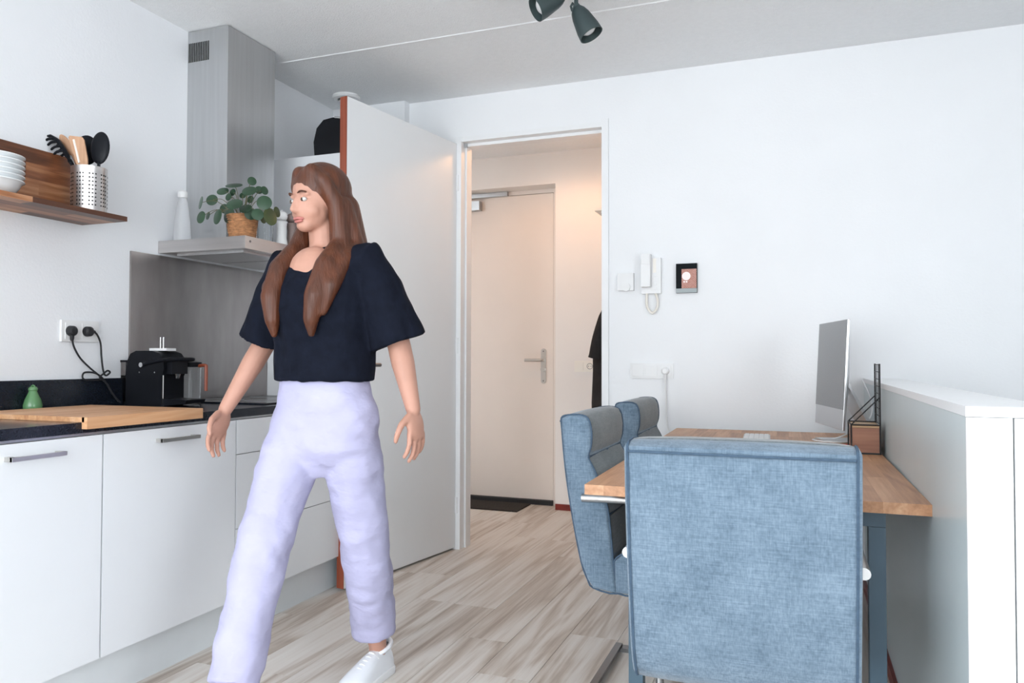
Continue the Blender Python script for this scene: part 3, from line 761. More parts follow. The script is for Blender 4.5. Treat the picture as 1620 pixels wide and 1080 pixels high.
for xx in (.085, .165):
    b = new_bm(); tube(b, [(xx, -.001, .135), (xx, .001, .135)], .003, 8); obj('side_screw', b, M['chrome'], t)
# little white caddy with two steel sticks on top of the machine
t = thing('frother_stand', 'small white dish with two upright steel rods on the coffee machine', 'milk frother', CM + Vector((.150, .055, .2225)))
b = new_bm(); box(b, -.045, .045, -.025, .025, 0, .010); obj('dish', b, M['white_plastic'], t, bev=.003)
for xx in (-.012, .004):
    b = new_bm(); tube(b, [(xx, 0, .010), (xx, 0, .055)], .0022, 8); obj('rod', b, M['chrome'], t)
# glass jug right of the machine
t = thing('glass_jug', 'clear glass jug with dark handle behind the coffee machine', 'jug', (-2.42, 2.560, .8825))
b = new_bm(); lathe(b, [(0, 0), (.040, 0), (.042, .004), (.042, .15), (.044, .165), (.042, .165), (.040, .15), (.040, .006), (0, .005)], 28, cap=False); obj('glass', b, M['clear'], t, smooth=True)
b = new_bm(); lathe(b, [(.043, .155), (.046, .157), (.046, .175), (.0, .182)], 28); obj('lid', b, M['black'], t, smooth=True)
b = new_bm(); tube(b, smooth_path([(.044, .0, .160), (.078, .0, .162), (.083, .0, .150), (.083, .0, .055)], 4), .007, 8); obj('handle', b, M['door_edge'], t, smooth=True)

# things on the hood
POT = Vector((-2.25, 2.67, 1.587))
t = thing('potted_plant', 'round leaved green plant in a wicker pot on the extractor hood', 'plant', POT)
b = new_bm()
for k in range(11):
    z = .004 + k * .0096; r = .050 + .0115 * k / 10
    tube(b, [((r + .0015 * math.sin(9 * a + k)) * math.cos(a), (r + .0015 * math.sin(9 * a + k)) * math.sin(a), z) for a in [2 * PI * i / 40 for i in range(40)]], .0062, 7, closed=True)
obj('wicker_pot', b, M['wicker'], t, smooth=True)
b = new_bm(); lathe(b, [(0, 0), (.048, 0), (.058, .096), (0, .098)], 28); obj('soil', b, M['soil'], t)
leaves = [(-0.1066, -0.1352, 0.1435, 0.0158, 0.0268), (-0.1525, -0.0163, 0.1822, 0.0246, 0.0238), (-0.1007, -0.009, 0.219, 0.0246, 0.0184), (-0.0643, 0.0189, 0.2489, 0.0349, 0.0156), (-0.0712, 0.0186, 0.2163, 0.0144, 0.0156), (-0.0652, -0.0144, 0.1886, 0.0142, 0.0155), (0.0383, -0.0951, 0.1372, 0.0322, 0.0244), (-0.1315, -0.1047, 0.089, 0.022, 0.0259), (-0.1579, -0.0347, 0.1092, 0.0123, 0.0172), (-0.0403, -0.1091, 0.0845, 0.0237, 0.0316), (-0.0267, -0.0555, 0.0991, 0.0272, 0.032), (-0.0978, 0.0005, 0.1425, 0.0205, 0.0205), (0.0636, -0.0345, 0.2032, 0.0299, 0.0224), (0.0159, 0.0405, 0.2638, 0.0156, 0.0189), (0.038, 0.0601, 0.2271, 0.0156, 0.0173), (0.0803, 0.0449, 0.2186, 0.0106, 0.0183), (-0.0293, 0.0352, 0.2034, 0.0144, 0.0132), (-0.008, 0.0585, 0.1888, 0.0157, 0.0165), (0.1354, -0.0263, 0.1477, 0.0294, 0.0302), (0.0521, -0.043, 0.1263, 0.0263, 0.0199), (0.0752, -0.0382, 0.1016, 0.0223, 0.0247), (0.1273, -0.0573, 0.0928, 0.022, 0.0244), (0.1519, -0.0036, 0.0908, 0.0167, 0.0359), (0.1143, 0.0882, 0.1301, 0.0066, 0.0226), (0.0679, 0.0529, 0.1021, 0.0065, 0.0253)]
for i, (lx, ly, lz, ra, rb) in enumerate(leaves):
    R0 = max(ra, rb) * 1.04
    # each blade is a shallow round dish, turned so that its outline foreshortens as seen
    side = Rv.copy(); up = Vector((0, 0, 1)); fw_ = -Fv
    if ra >= rb:      # tipped back
        c = max(.25, min(1, rb / ra)); s_ = math.sqrt(1 - c * c)
        nrm = (fw_ * c + up * s_).normalized()
    else:             # turned sideways
        c = max(.25, min(1, ra / rb)); s_ = math.sqrt(1 - c * c)
        sg = -1 if lx < 0 else 1
        nrm = (fw_ * c + side * s_ * sg + up * .15).normalized()
    Mx = Matrix.Translation((lx, ly, lz)) @ nrm.to_track_quat('Z', 'Y').to_matrix().to_4x4()
    q = new_bm()
    pts = [(R0 * f_, -.10 * R0 * f_ * f_) for f_ in (0, .2, .5, .8, .97, 1.0)]
    lathe(q, [(r_, z_ + .0012) for r_, z_ in pts] + [(r_, z_ - .0004) for r_, z_ in pts[::-1]], 22, Mx, cap=False)
    obj('leaf', q, M['leaf_old'] if i in (22, 23, 24) else M['leaf'], t, smooth=True, ang=80)
    q = new_bm()
    a0 = Vector((lx * .12, ly * .12, .092)); c0 = Vector((lx, ly, lz)) - nrm * .0015
    mid = a0.lerp(c0, .55) + Vector((0, 0, .035))
    tube(q, smooth_path([a0, mid, c0], 6), .0014, 6); obj('stalk', q, M['stem'], t, smooth=True)

t = thing('frosted_bottle', 'frosted white tapered plastic bottle at the left end of the hood', 'bottle', (-2.548, 2.635, 1.5872))
b = new_bm(); lathe(b, [(0, 0), (.037, 0), (.038, .006), (.033, .09), (.022, .175), (.016, .195), (0, .196)], 28, cap=False); obj('body', b, M['frosted'], t, smooth=True)
b = new_bm(); lathe(b, [(0, .196), (.019, .196), (.021, .203), (.020, .222), (.012, .230), (0, .231)], 24, cap=False); obj('cap', b, M['white_plastic'], t, smooth=True)
t = thing('corked_bottle', 'clear glass bottle with cork stopper behind the plant pot', 'bottle', (-2.250, 2.822, 1.5872))
b = new_bm(); lathe(b, [(0, 0), (.032, 0), (.034, .006), (.034, .11), (.028, .135), (.014, .155), (.013, .19), (.011, .19), (.012, .155), (.026, .133), (.031, .11), (.031, .008), (0, .006)], 26, cap=False); obj('glass', b, M['clear'], t, smooth=True)
b = new_bm(); lathe(b, [(0, .175), (.0105, .175), (.013, .200), (.013, .213), (0, .214)], 18, cap=False); obj('cork', b, M['cork'], t, smooth=True)
mill = [(0, 0), (.029, 0), (.029, .006), (.023, .04), (.021, .08), (.024, .105), (.026, .112), (.019, .118), (.019, .122), (.025, .128), (.027, .140), (.024, .153), (.015, .160), (.006, .163), (.004, .168), (0, .169)]
for (mx_, my_, mt, lab) in ((-2.215, 2.892, 'white_plastic', 'white turned pepper mill on the hood beside the glass bottle'), (-2.205, 2.955, 'grey_wood', 'grey brown turned pepper mill farthest along the hood')):
    b = new_bm(); lathe(b, [(r_, z_) for r_, z_ in mill if z_ <= .1185] + [(0, .1185)], 28, cap=False)
    t = thing('pepper_mill', lab, 'pepper mill', (mx_, my_, 1.5872), group='turned pepper mills')
    obj('mill_body', b, M[mt], t, smooth=True)
    b = new_bm(); lathe(b, [(0, .119)] + [(r_, z_) for r_, z_ in mill if z_ > .1185], 28, cap=False); obj('mill_head', b, M[mt], t, smooth=True)

# ------------------------------------------------------------------ back wall fittings
t = thing('thermostat_dial', 'small square white wall thermostat with a dial beside the door frame', 'thermostat', (-.8445, YB, 1.4805))
b = new_bm(); box(b, -.042, .042, -.024, 0, -.045, .045); obj('housing', b, M['white_plastic'], t, bev=.006)
b = new_bm(); tube(b, [(.004, -.020, -.028), (.004, -.034, -.028)], .022, 24); obj('dial', b, M['white_plastic'], t, smooth=True)

t = thing('door_phone', 'white wall intercom handset with curled cord', 'intercom', (-.710, YB, 1.510))
b = new_bm(); box(b, -.050, .050, -.026, 0, -.095, .090); ph = obj('base', b, M['white_plastic'], t, bev=.005)
b = new_bm(); box(b, -.046, .002, -.062, -.030, -.062, .108); hs = obj('handset', b, M['white_plastic'], t, bev=.010, seg=3, smooth=True)
b = new_bm(); box(b, -.043, -.001, -.066, -.060, .055, .100); obj('earpiece', b, M['white_plastic'], hs, bev=.002)
b = new_bm(); box(b, -.043, -.001, -.066, -.060, -.058, -.020); obj('mouthpiece', b, M['white_plastic'], hs, bev=.002)
b = new_bm(); box(b, .010, .026, -.0275, -.026, .012, .085); obj('name_strip', b, M['cream_plastic'], ph)
for k in range(4):
    b = new_bm(); box(b, .014, .030, -.030, -.026, -.075 + k * .022, -.062 + k * .022); obj('push_button', b, M['white_plastic'], ph, bev=.001)
b = new_bm()
cpath = smooth_path([(-.022, -.020, -.092), (-.024, -.020, -.135), (-.018, -.022, -.170), (.006, -.024, -.195), (.028, -.024, -.175), (.034, -.022, -.140), (.028, -.020, -.110), (.022, -.020, -.095)], 12)
coil = []
for i, q in enumerate(cpath):
    coil.append(q)
tube(b, coil, [.0062 + .0012 * (i % 2) for i in range(len(coil))], 8); obj('curled_cord', b, M['cream_plastic'], t, smooth=True)

# smart thermostat with its screen
t = thing('display_panel', 'black framed wall touch display showing a pink brick picture', 'display', (-.5305, YB, 1.4895))
b = new_bm(); box(b, -.0525, .0525, -.022, 0, -.0745, .0745); fr = obj('glass_frame', b, M['panel_black'], t, bev=.002)
b = new_bm(); box(b, -.0525, .0525, -.0235, -.020, -.0745, -.053); obj('base_strip', b, M['strip_grey'], fr, bev=.001)
m, nt, bs = nodes_of('brick_picture')
tc = nt.nodes.new('ShaderNodeTexCoord'); bk = nt.nodes.new('ShaderNodeTexBrick'); mpp = nt.nodes.new('ShaderNodeMapping')
mpp.inputs['Rotation'].default_value = (PI / 2, 0, 0)
nt.links.new(tc.outputs['Object'], mpp.inputs['Vector']); nt.links.new(mpp.outputs['Vector'], bk.inputs['Vector'])
bk.inputs['Scale'].default_value = 45; bk.inputs['Color1'].default_value = (.36, .12, .085, 1); bk.inputs['Color2'].default_value = (.46, .22, .17, 1); bk.inputs['Mortar'].default_value = (.60, .42, .38, 1)
bk.inputs['Mortar Size'].default_value = .03
nt.links.new(bk.outputs['Color'], bs.inputs['Base Color']); nt.links.new(bk.outputs['Color'], bs.inputs['Emission Color']); bs.inputs['Emission Strength'].default_value = .08; bs.inputs['Roughness'].default_value = .5; bs.inputs['Specular IOR Level'].default_value = .1
b = new_bm(); box(b, -.024, .0505, -.0232, -.0220, -.0520, .046); sc_ = obj('screen', b, m, t)
mw = noise_mat('screen_white', (.80, .72, .70), rough=.5, var=.02, emis=.15)
b = new_bm(); tube(b, [(-.0005, -.0236, .010), (-.0005, -.0232, .010)], .0215, 28); obj('dial_icon', b, mw, sc_)
for k in range(2):
    b = new_bm(); tube(b, [(-.011 + .012 * k, -.0236, -.019), (-.011 + .012 * k, -.0232, -.019)], .0048, 12); obj('dot_icon', b, mw, sc_)

t = thing('switch_plate', 'white triple plate with two light switches and a socket above the chairs', 'light switch', (-.710, YB, 1.0155))
b = new_bm(); box(b, -.1115, .1115, -.010, 0, -.039, .039); obj('frame', b, M['white_plastic'], t, bev=.003)
for xx in (-.071, 0):
    b = new_bm(); prism(b, [(-.010, -.027), (-.017, -.027), (-.013, .027), (-.010, .027)], 'x', xx - .028, xx + .028); obj('rocker', b, M['white_plastic'], t, bev=.001)
b = new_bm(); box(b, .043, .099, -.013, -.010, -.028, .028); obj('socket_insert', b, M['white_plastic'], t, bev=.001)
t = thing('power_cable', 'white plug and cord hanging from the wall socket behind the desk', 'power cord', (-.639, YB - .013, 1.0155), group=None)
b = new_bm(); tube(b, [(0, 0, 0), (0, -.020, 0), (0, -.026, 0)], [.0195, .019, .012], 20); obj('plug', b, M['white_plastic'], t, smooth=True)
b = new_bm(); tube(b, [(0, -.012, -.008), (0, -.012, -.045), (0, -.011, -.060)], [.010, .007, .005], 10); obj('strain_relief', b, M['white_plastic'], t, smooth=True)
b = new_bm(); tube(b, smooth_path([(0, -.012, -.055), (.004, -.010, -.13), (.006, -.006, -.22), (.012, -.004, -.28), (.032, -.002, -.34), (.06, -.004, -.42), (.06, -.006, -.70)], 6), .0042, 8); obj('cable', b, M['white_plastic'], t, smooth=True)

# hall fittings
t = thing('hall_switch_plate', 'cream switch and socket plate on the hall wall beside the front door', 'light switch', (-1.4155, YHALL, 1.0265))
b = new_bm(); box(b, -.0755, .0755, -.010, 0, -.040, .040); obj('frame', b, M['cream_plastic'], t, bev=.003)
b = new_bm(); box(b, -.066, -.009, -.016, -.010, -.028, .028); obj('rocker', b, M['cream_plastic'], t, bev=.001)
b = new_bm(); box(b, .010, .066, -.013, -.010, -.028, .028); si = obj('socket_insert', b, M['cream_plastic'], t, bev=.001)
b = new_bm(); tube(b, [(.038 + .020 * math.cos(2 * PI * k / 24), -.0132, .020 * math.sin(2 * PI * k / 24)) for k in range(24)], .0018, 6, closed=True); obj('socket_rim', b, M['dark_metal'], si)
for s in (-1, 1):
    b = new_bm(); tube(b, [(.038 + s * .0095, -.0138, 0), (.038 + s * .0095, -.0130, 0)], .0028, 8); obj('pin_hole', b, M['hole'], si)

t = thing('hat_rack', 'white hall hat rack on the side wall above the coat', 'coat rack', (HX1, 4.80, 1.985))
b = new_bm(); box(b, -.235, 0, -.26, .26, 0, .014); obj('rack_shelf', b, M['cream_plastic'], t, bev=.003)
for yy in (-.22, .22):
    b = new_bm(); prism(b, [(-.22, 0), (0, 0), (0, -.16), (-.012, -.16), (-.06, -.05)], 'y', yy - .008, yy + .008); obj('bracket', b, M['cream_plastic'], t)
b = new_bm(); tube(b, smooth_path([(0, -.10, -.12), (-.07, -.10, -.13), (-.10, -.10, -.10)], 4), .006, 8); obj('hook', b, M['black_matt'], t, smooth=True)
b = new_bm(); tube(b, [(0, .0, -.12), (-.06, .0, -.13)], .006, 8); obj('hook', b, M['black_matt'], t, smooth=True)
t = thing('dark_hat', 'dark rounded hat lying on the hall rack', 'hat', (HX1 - .134, 4.70, 2.000))
b = new_bm(); lathe(b, [(0, .0), (.098, 0), (.102, .006), (.092, .012), (.086, .06), (.06, .095), (0, .105)], 28, cap=False); obj('crown', b, M['coat'], t, smooth=True)
b = new_bm(); tube(b, [(.094 * math.cos(2 * PI * k / 28), .094 * math.sin(2 * PI * k / 28), .018) for k in range(28)], .006, 6, closed=True); obj('band', b, M['black_matt'], t, smooth=True)
t = thing('black_coat', 'long black coat hanging on the hall rack at the door edge', 'coat', (HX1 - .012, 4.72, 0))
b = new_bm()
prof = [(1.62, .05, .04), (1.55, .12, .07), (1.45, .17, .11), (1.25, .185, .155), (1.16, .19, .165), (1.0, .185, .165), (.80, .19, .170), (.62, .20, .172), (.55, .20, .172)]
rings = []
for (z, hw, d) in prof:
    ring = []
    for k in range(28):
        a = 2 * PI * k / 28
        w = 1 + .10 * math.sin(5 * a + z * 3)
        ring.append(b.verts.new((-.012 - d * w * (1 + math.cos(a)) * .72, hw * math.sin(a), z)))
    rings.append(ring)
for A, B in zip(rings[:-1], rings[1:]):
    for k in range(28): b.faces.new((A[k], A[(k + 1) % 28], B[(k + 1) % 28], B[k]))
b.faces.new(rings[0]); b.faces.new(rings[-1][::-1]); obj('coat_body', b, M['coat'], t, smooth=True)
for s in (-1, 1):
    b = new_bm(); tube(b, smooth_path([(-.09, s * .13, 1.50), (-.13, s * .19, 1.35), (-.175, s * .20, 1.20), (-.20, s * .195, 1.08)], 5), [.05] * 6 + [.055] * 9 + [.058], 14); obj('sleeve', b, M['coat'], t, smooth=True)
# hall ceiling lamp
t = thing('hall_lamp', 'small round warm ceiling lamp in the hall above the door opening', 'lamp', (-1.38, 4.52, ZC))
b = new_bm(); lathe(b, [(0, 0), (.10, 0), (.10, -.018), (0, -.018)], 32, cap=False); obj('base', b, M['white_plastic'], t)
b = new_bm(); lathe(b, [(.095, -.0185), (.092, -.038), (.06, -.048), (0, -.050)], 32, cap=False); obj('diffuser', b, M['lamp_glow'], t, smooth=True)
ld = bpy.data.lights.new('hall_lamp_light', 'SPOT'); ld.energy = 16; ld.color = (1.0, .52, .23); ld.shadow_soft_size = .08; ld.spot_size = math.radians(176); ld.spot_blend = .4
lo = bpy.data.objects.new('hall_lamp_light', ld); lo.location = (0, 0, -.062); lo.parent = t; COL.objects.link(lo)

# ceiling track light
t = thing('track_light', 'dark green grey ceiling track light with bell shaped spots', 'ceiling light', (-.90, 2.885, ZC), math.atan2(.351, .936))
b = new_bm(); box(b, -.35, .35, -.018, .018, -.028, 0); obj('track', b, M['spot_green'], t, bev=.003)
def spot(x, tip, dz=0.0):
    top = Vector((x, 0, -.030))
    b = new_bm(); tube(b, [top, (x, 0, -.098 + dz)], .0085, 12); st = obj('stem', b, M['spot_green'], t, smooth=True)
    b = new_bm(); tube(b, [(x, -.016, -.100 + dz), (x, .016, -.100 + dz)], .014, 14); obj('swivel', b, M['spot_green'], st, smooth=True)
    b = new_bm(); tube(b, [(x - .014, -.010, -.085 + dz), (x - .022, -.012, -.10 + dz), (x - .016, -.010, -.118 + dz)], .005, 8); obj('wing_nut', b, M['spot_green'], st, smooth=True)
    Mx = axis_matrix((x, 0, -.100 + dz), Vector((x, 0, -.100 + dz)) + Vector(tip))
    b = new_bm(); lathe(b, [(0, .0), (.020, .002), (.030, .018), (.037, .040), (.047, .100), (.049, .132), (.046, .132), (.044, .10), (.034, .042), (.0, .025)], 32, Mx, cap=False); sh = obj('shade', b, M['spot_green'], t, smooth=True)
    b = new_bm(); lathe(b, [(0, .06), (.030, .07), (.036, .105), (.020, .118), (0, .122)], 24, Mx, cap=False); obj('bulb', b, M['white_plastic'], sh, smooth=True)
spot(.083, (.45, -.12, -.88))
spot(.030, (-.80, -.18, -.50), .050)

# ------------------------------------------------------------------ desk
DZT = .735
desk = thing('desk', 'oak butcher block desk on slate blue square metal legs', 'desk', (-.137, 2.93, 0), math.radians(.7))
dw, dlen, dth = .835, 1.83, .027
rg = random.Random(12); ns = 16; sw = dw / ns
for i in range(ns):
    y = -dlen / 2 + .0
    first = True
    while y < dlen / 2 - .01:
        l = rg.uniform(.25, .62)
        if first: l = rg.uniform(.08, .45); first = False
        y2 = min(dlen / 2, y + l)
        if dlen / 2 - y2 < .08: y2 = dlen / 2
        q = new_bm(); box(q, -sw / 2, sw / 2, -(y2 - y) / 2, (y2 - y) / 2, DZT - dth, DZT)
        o = obj('stave', q, M['desk_wood'], desk, bev=.0006, seg=1)
        o.location = (-dw / 2 + (i + .5) * sw, (y + y2) / 2, 0)
        y = y2
LX0, LX1 = -.424 + .137, .167 + .137
LY0, LY1 = 2.075 - 2.93, 3.76 - 2.93
for lx in (LX0, LX1):
    for ly in (LY0, LY1):
        b = new_bm(); box(b, lx - .019, lx + .019, ly - .019, ly + .019, 0, DZT - dth - .042); obj('leg', b, M['slate_metal'], desk, bev=.002)
b = new_bm(); box(b, LX0 - .019, LX1 + .019, LY0 - .019, LY0 + .019, DZT - dth - .041, DZT - dth - .001); obj('frame_rail', b, M['slate_metal'], desk, bev=.002)
b = new_bm(); box(b, LX0 - .019, LX1 + .019, LY1 - .019, LY1 + .019, DZT - dth - .041, DZT - dth - .001); obj('frame_rail', b, M['slate_metal'], desk, bev=.002)
for lx in (LX0, LX1):
    b = new_bm(); box(b, lx - .019, lx + .019, LY0 + .02, LY1 - .02, DZT - dth - .041, DZT - dth - .001); obj('frame_rail', b, M['slate_metal'], desk, bev=.002)

# desktop computer
NE = Vector((.162, 3.270, 0)); FA = Vector((.070, 3.685, 0))
W_ = (FA - NE).length
t = thing('desktop_computer', 'thin silver all in one desktop computer seen from its edge', 'computer', (NE + FA) / 2 + Vector((0, 0, DZT)), math.atan2(NE.y - FA.y, NE.x - FA.x))
# local x from far edge to near edge, local -y faces the chairs (screen side)
tilt = Matrix.Rotation(math.radians(-3), 4, 'X')
b = new_bm(); vs = box(b, -W_ / 2, W_ / 2, -.004, .006, .060, .500); bmesh.ops.transform(b, matrix=tilt, verts=vs); mb = obj('display_body', b, M['mac_alu'], t, bev=.002)
b = new_bm()
for fx in (1,):
    n = 20; gr = []
    for i in range(n + 1):
        row = []
        for j in range(n + 1):
            u_ = -1 + 2 * i / n; v_ = -1 + 2 * j / n
            row.append(b.verts.new((u_ * (W_ / 2 - .002), .006 + .042 * max(0, (1 - u_ * u_)) ** .8 * max(0, (1 - v_ * v_)) ** .8, .28 + v_ * .217)))
        gr.append(row)
    for i in range(n):
        for j in range(n): b.faces.new((gr[i][j], gr[i][j + 1], gr[i + 1][j + 1], gr[i + 1][j]))
bmesh.ops.transform(b, matrix=tilt, verts=b.verts[:]); obj('rear_shell', b, M['mac_alu'], t, smooth=True)
b = new_bm(); vs = box(b, -W_ / 2 + .001, W_ / 2 - .001, -.0055, -.0038, .142, .499); bmesh.ops.transform(b, matrix=tilt, verts=vs); obj('screen', b, M['screen'], mb)
b = new_bm(); prism(b, [(.030, .285), (.038, .290), (.185, .006), (.185, 0), (-.03, 0), (-.03, .005), (.168, .005)], 'x', -.09, .09); obj('stand', b, M['mac_alu'], t, bev=.001)
# keyboard
t = thing('keyboard', 'slim white keyboard lying on the far part of the desk', 'keyboard', (-.168, 3.43, DZT), math.radians(-88))
b = new_bm(); box(b, -.14, .14, -.055, .055, 0, .008); obj('keyboard_base', b, M['mac_alu'], t, bev=.002)
for r_ in range(5):
    for c_ in range(12):
        b = new_bm(); xx = -.135 + c_ * .0226; yy = -.050 + r_ * .0203
        box(b, xx, xx + .0195, yy, yy + .0172, .008, .0112); obj('key', b, M['white_plastic'], t)
t = thing('computer_cable', 'white cable looping on the desk under the computer screen', 'cable', (.1, 3.46, DZT))
b = new_bm(); tube(b, smooth_path([(.16, .16, .25), (.19, .10, .16), (.165, -.02, .09), (.06, .06, .012), (-.02, .04, .005), (-.045, -.02, .005), (-.015, -.07, .005), (.04, -.09, .005), (.09, -.06, .005)], 7), .0030, 8); obj('cable_run', b, M['white_plastic'], t, smooth=True)
b = new_bm(); tube(b, [(.09, -.06, .005), (.118, -.048, .005)], .0052, 8); obj('connector', b, M['white_plastic'], t, smooth=True)
# wood and wire organiser at the balustrade
t = thing('desk_organiser', 'small wooden box with black wire rack at the balustrade', 'desk organiser', (.2255, 3.105, DZT))
b = new_bm(); box(b, -.044, .046, -.085, .085, .006, .094); obj('wooden_box', b, M['box_wood'], t, bev=.001)
b = new_bm(); box(b, -.046, .046, -.087, .087, .095, .103); obj('box_lid', b, M['box_top'], t, bev=.001)
b = new_bm(); box(b, -.048, .048, -.089, .089, 0, .006); obj('base_frame', b, M['black_matt'], t)
def wire(pts, r_=.0022, nm='wire', par=None):
    q = new_bm(); tube(q, [Vector(v) for v in pts], r_, 6); return obj(nm, q, M['black_matt'], par or t)
for (xx, yy) in ((-.0475, -.0885), (.0475, -.0885), (-.0475, .0885)):
    wire([(xx, yy, 0), (xx, yy, .105)], .0028, 'corner_wire')
for pr in (((-.0475, -.0885, .105), (.0475, -.0885, .105)), ((-.0475, .0885, .105), (.0475, .0885, .105)), ((-.0475, -.0885, .105), (-.0475, .0885, .105))):
    wire(pr, .0028, 'edge_wire')
for yy in (-.0885, .0885):
    wire([(.0475, yy, .0), (.0465, yy, .325)], .0032, 'upright_wire')
    wire([(-.0475, yy, .105), (.0470, yy, .205)], .0024, 'diagonal_wire')
for k in range(9):
    wire([(.047, -.0885, .11 + k * .0265), (.047, .0885, .11 + k * .0265)], .0014, 'rack_wire')
for k in range(2):
    wire([(.047, -.030 + k * .060, .105), (.047, -.030 + k * .060, .323)], .0014, 'rack_wire')
t = thing('red_pen', 'red marker lying on the desk below the computer', 'pen', (.165, 3.225, DZT + .007), math.radians(25))
b = new_bm(); tube(b, [(-.065, 0, 0), (.03, 0, 0), (.034, 0, 0)], [.007, .007, .006], 12); obj('barrel', b, M['red'], t, smooth=True)
b = new_bm(); tube(b, [(.034, 0, 0), (.070, 0, 0)], [.0068, .006], 12); obj('cap', b, M['red'], t, smooth=True)
t = thing('red_tin', 'dark red tin behind the wooden organiser on the desk', 'tin', (.245, 3.245, DZT))
b = new_bm(); lathe(b, [(0, 0), (.026, 0), (.027, .002), (.027, .060), (0, .061)], 24, cap=False); obj('can', b, M['red_skirting'], t, smooth=True)
b = new_bm(); lathe(b, [(0, .0615), (.028, .0615), (.028, .074), (.026, .076), (0, .076)], 24, cap=False); obj('tin_lid', b, M['red'], t, smooth=True)

# ------------------------------------------------------------------ chairs
CW = .236
BACK = [(0, .886), (.002, .85), (.010, .76), (.023, .66), (.041, .555), (.066, .436), (.086, .385), (.104, .360), (.179, .350), (.174, .40), (.168, .444), (.160, .53), (.151, .606), (.132, .672), (.106, .730), (.088, .766), (.097, .800), (.099, .838), (.094, .872), (.083, .891), (.060, .898), (.020, .896)]
SEAT = [(.176, .352), (.30, .348), (.50, .356), (.575, .372), (.600, .410), (.596, .455), (.570, .480), (.50, .490), (.36, .488), (.24, .482), (.196, .472), (.171, .448), (.173, .40)]
def poly_normals(P):
    n = len(P); out = []
    area = sum(P[i][0] * P[(i + 1) % n][1] - P[(i + 1) % n][0] * P[i][1] for i in range(n))
    sg = 1 if area > 0 else -1
    for i in range(n):
        a = Vector(P[i - 1]); c = Vector(P[(i + 1) % n]); d = (c - a)
        out.append((Vector((d.y, -d.x)) * sg).normalized())
    return out
def soft_prism(b, P, half, inset=.010, bulge=.004):
    N_ = poly_normals(P)
    xs = [(-1, inset), (-.985, inset * .3), (-.955, 0), (-.85, -bulge * .4), (-.5, -bulge * .85), (0, -bulge), (.5, -bulge * .85), (.85, -bulge * .4), (.955, 0), (.985, inset * .3), (1, inset)]
    rings = []
    for s, ins in xs:
        rings.append([b.verts.new((half * s, p[0] - n_.x * ins, p[1] - n_.y * ins)) for p, n_ in zip(P, N_)])
    m = len(P)
    for A, B in zip(rings[:-1], rings[1:]):
        for k in range(m): b.faces.new((A[k], A[(k + 1) % m], B[(k + 1) % m], B[k]))
    b.faces.new(rings[0]); b.faces.new(rings[-1][::-1])
def make_chair():
    t = thing('dining_chair', 'x', 'chair', group='blue upholstered chairs at the desk')
    b = new_bm(); soft_prism(b, BACK, CW); obj('backrest', b, M['fabric'], t, smooth=True, ang=60)
    b = new_bm(); soft_prism(b, SEAT, CW); obj('seat', b, M['fabric'], t, smooth=True, ang=60)
    for nm, P in (('head_cushion', [(.089, .770), (.099, .800), (.101, .838), (.096, .872), (.085, .893), (.066, .900), (.046, .899), (.045, .885), (.058, .862), (.066, .80)]),
                  ('back_cushion', [(.155, .596), (.153, .612), (.135, .674), (.110, .732), (.091, .764), (.070, .765), (.110, .66), (.125, .59)]),
                  ('back_cushion', [(.170, .470), (.163, .53), (.157, .586), (.130, .584), (.135, .50)])):
        b = new_bm(); soft_prism(b, P, CW - .013, .004, .006); obj(nm, b, M['fabric_grey'], t, smooth=True, ang=60)
    dense = lambda P: [Vector((0, p[0], p[1])) for p in P]
    for s in (-1, 1):
        b = new_bm(); tube(b, [v + Vector((s * (CW - .009), 0, 0)) for v in smooth_path(dense(BACK), 3, True)], .0032, 6, closed=True); obj('piping', b, M['piping'], t, smooth=True)
        b = new_bm(); tube(b, [v + Vector((s * (CW - .009), 0, 0)) for v in smooth_path(dense(SEAT), 3, True)], .0030, 6, closed=True); obj('piping', b, M['piping'], t, smooth=True)
    # seams across the front and the back panel
    for (yy, zz, rr) in ((.088, .766, .0045), (.1535, .590, .0035), (-.004, .876, .0030), (.0985, .846, .0015)):
        b = new_bm(); tube(b, [(-CW + .012, yy, zz), (0, yy + (.004 if yy > .05 else -.004), zz), (CW - .012, yy, zz)], rr, 6); obj('seam', b, M['piping'], t, smooth=True)
    # steel: arms along the sides, four posts and a floor frame
    for s in (-1, 1):
        x_ = s * (CW + .006)
        b = new_bm(); tube(b, smooth_path([(x_, .072, .640), (x_, .20, .642), (x_, .40, .640), (x_, .455, .630), (x_, .480, .595), (x_, .482, .50), (x_, .482, .25), (x_, .482, .012)], 6), .0125, 14); obj('arm_tube', b, M['alu'], t, smooth=True)
        b = new_bm(); tube(b, [(x_, .30, .628), (s * (CW - .012), .30, .46), (s * (CW - .03), .30, .44)], .007, 8); obj('arm_bracket', b, M['alu'], t, smooth=True)
        b = new_bm(); box(b, x_ - .019, x_ + .019, .066, .51, 0, .014); obj('floor_runner', b, M['dark_metal'], t, bev=.002)
    b = new_bm(); box(b, -CW - .006, CW + .006, .070, .094, .0145, .0265); obj('cross_bar', b, M['dark_metal'], t, bev=.002)
    b = new_bm(); tube(b, [(-CW - .004, .482, .335), (CW + .004, .482, .335)], .011, 12); obj('seat_rail', b, M['chrome'], t, smooth=True)
    return t
ch = make_chair()
ch.location = (-.119, 1.632, 0); ch['label'] = 'blue upholstered chair nearest the viewer seen from behind at the desk end'
c1_ = copy_tree(ch); c1_.location = (-.708, 2.565, 0); c1_.rotation_euler = (0, 0, -PI / 2); c1_['label'] = 'blue upholstered chair at the long desk side, the nearer of the two'
c2_ = copy_tree(ch); c2_.location = (-.706, 3.330, 0); c2_.rotation_euler = (0, 0, -PI / 2); c2_['label'] = 'blue upholstered chair at the long desk side, closest to the back wall'

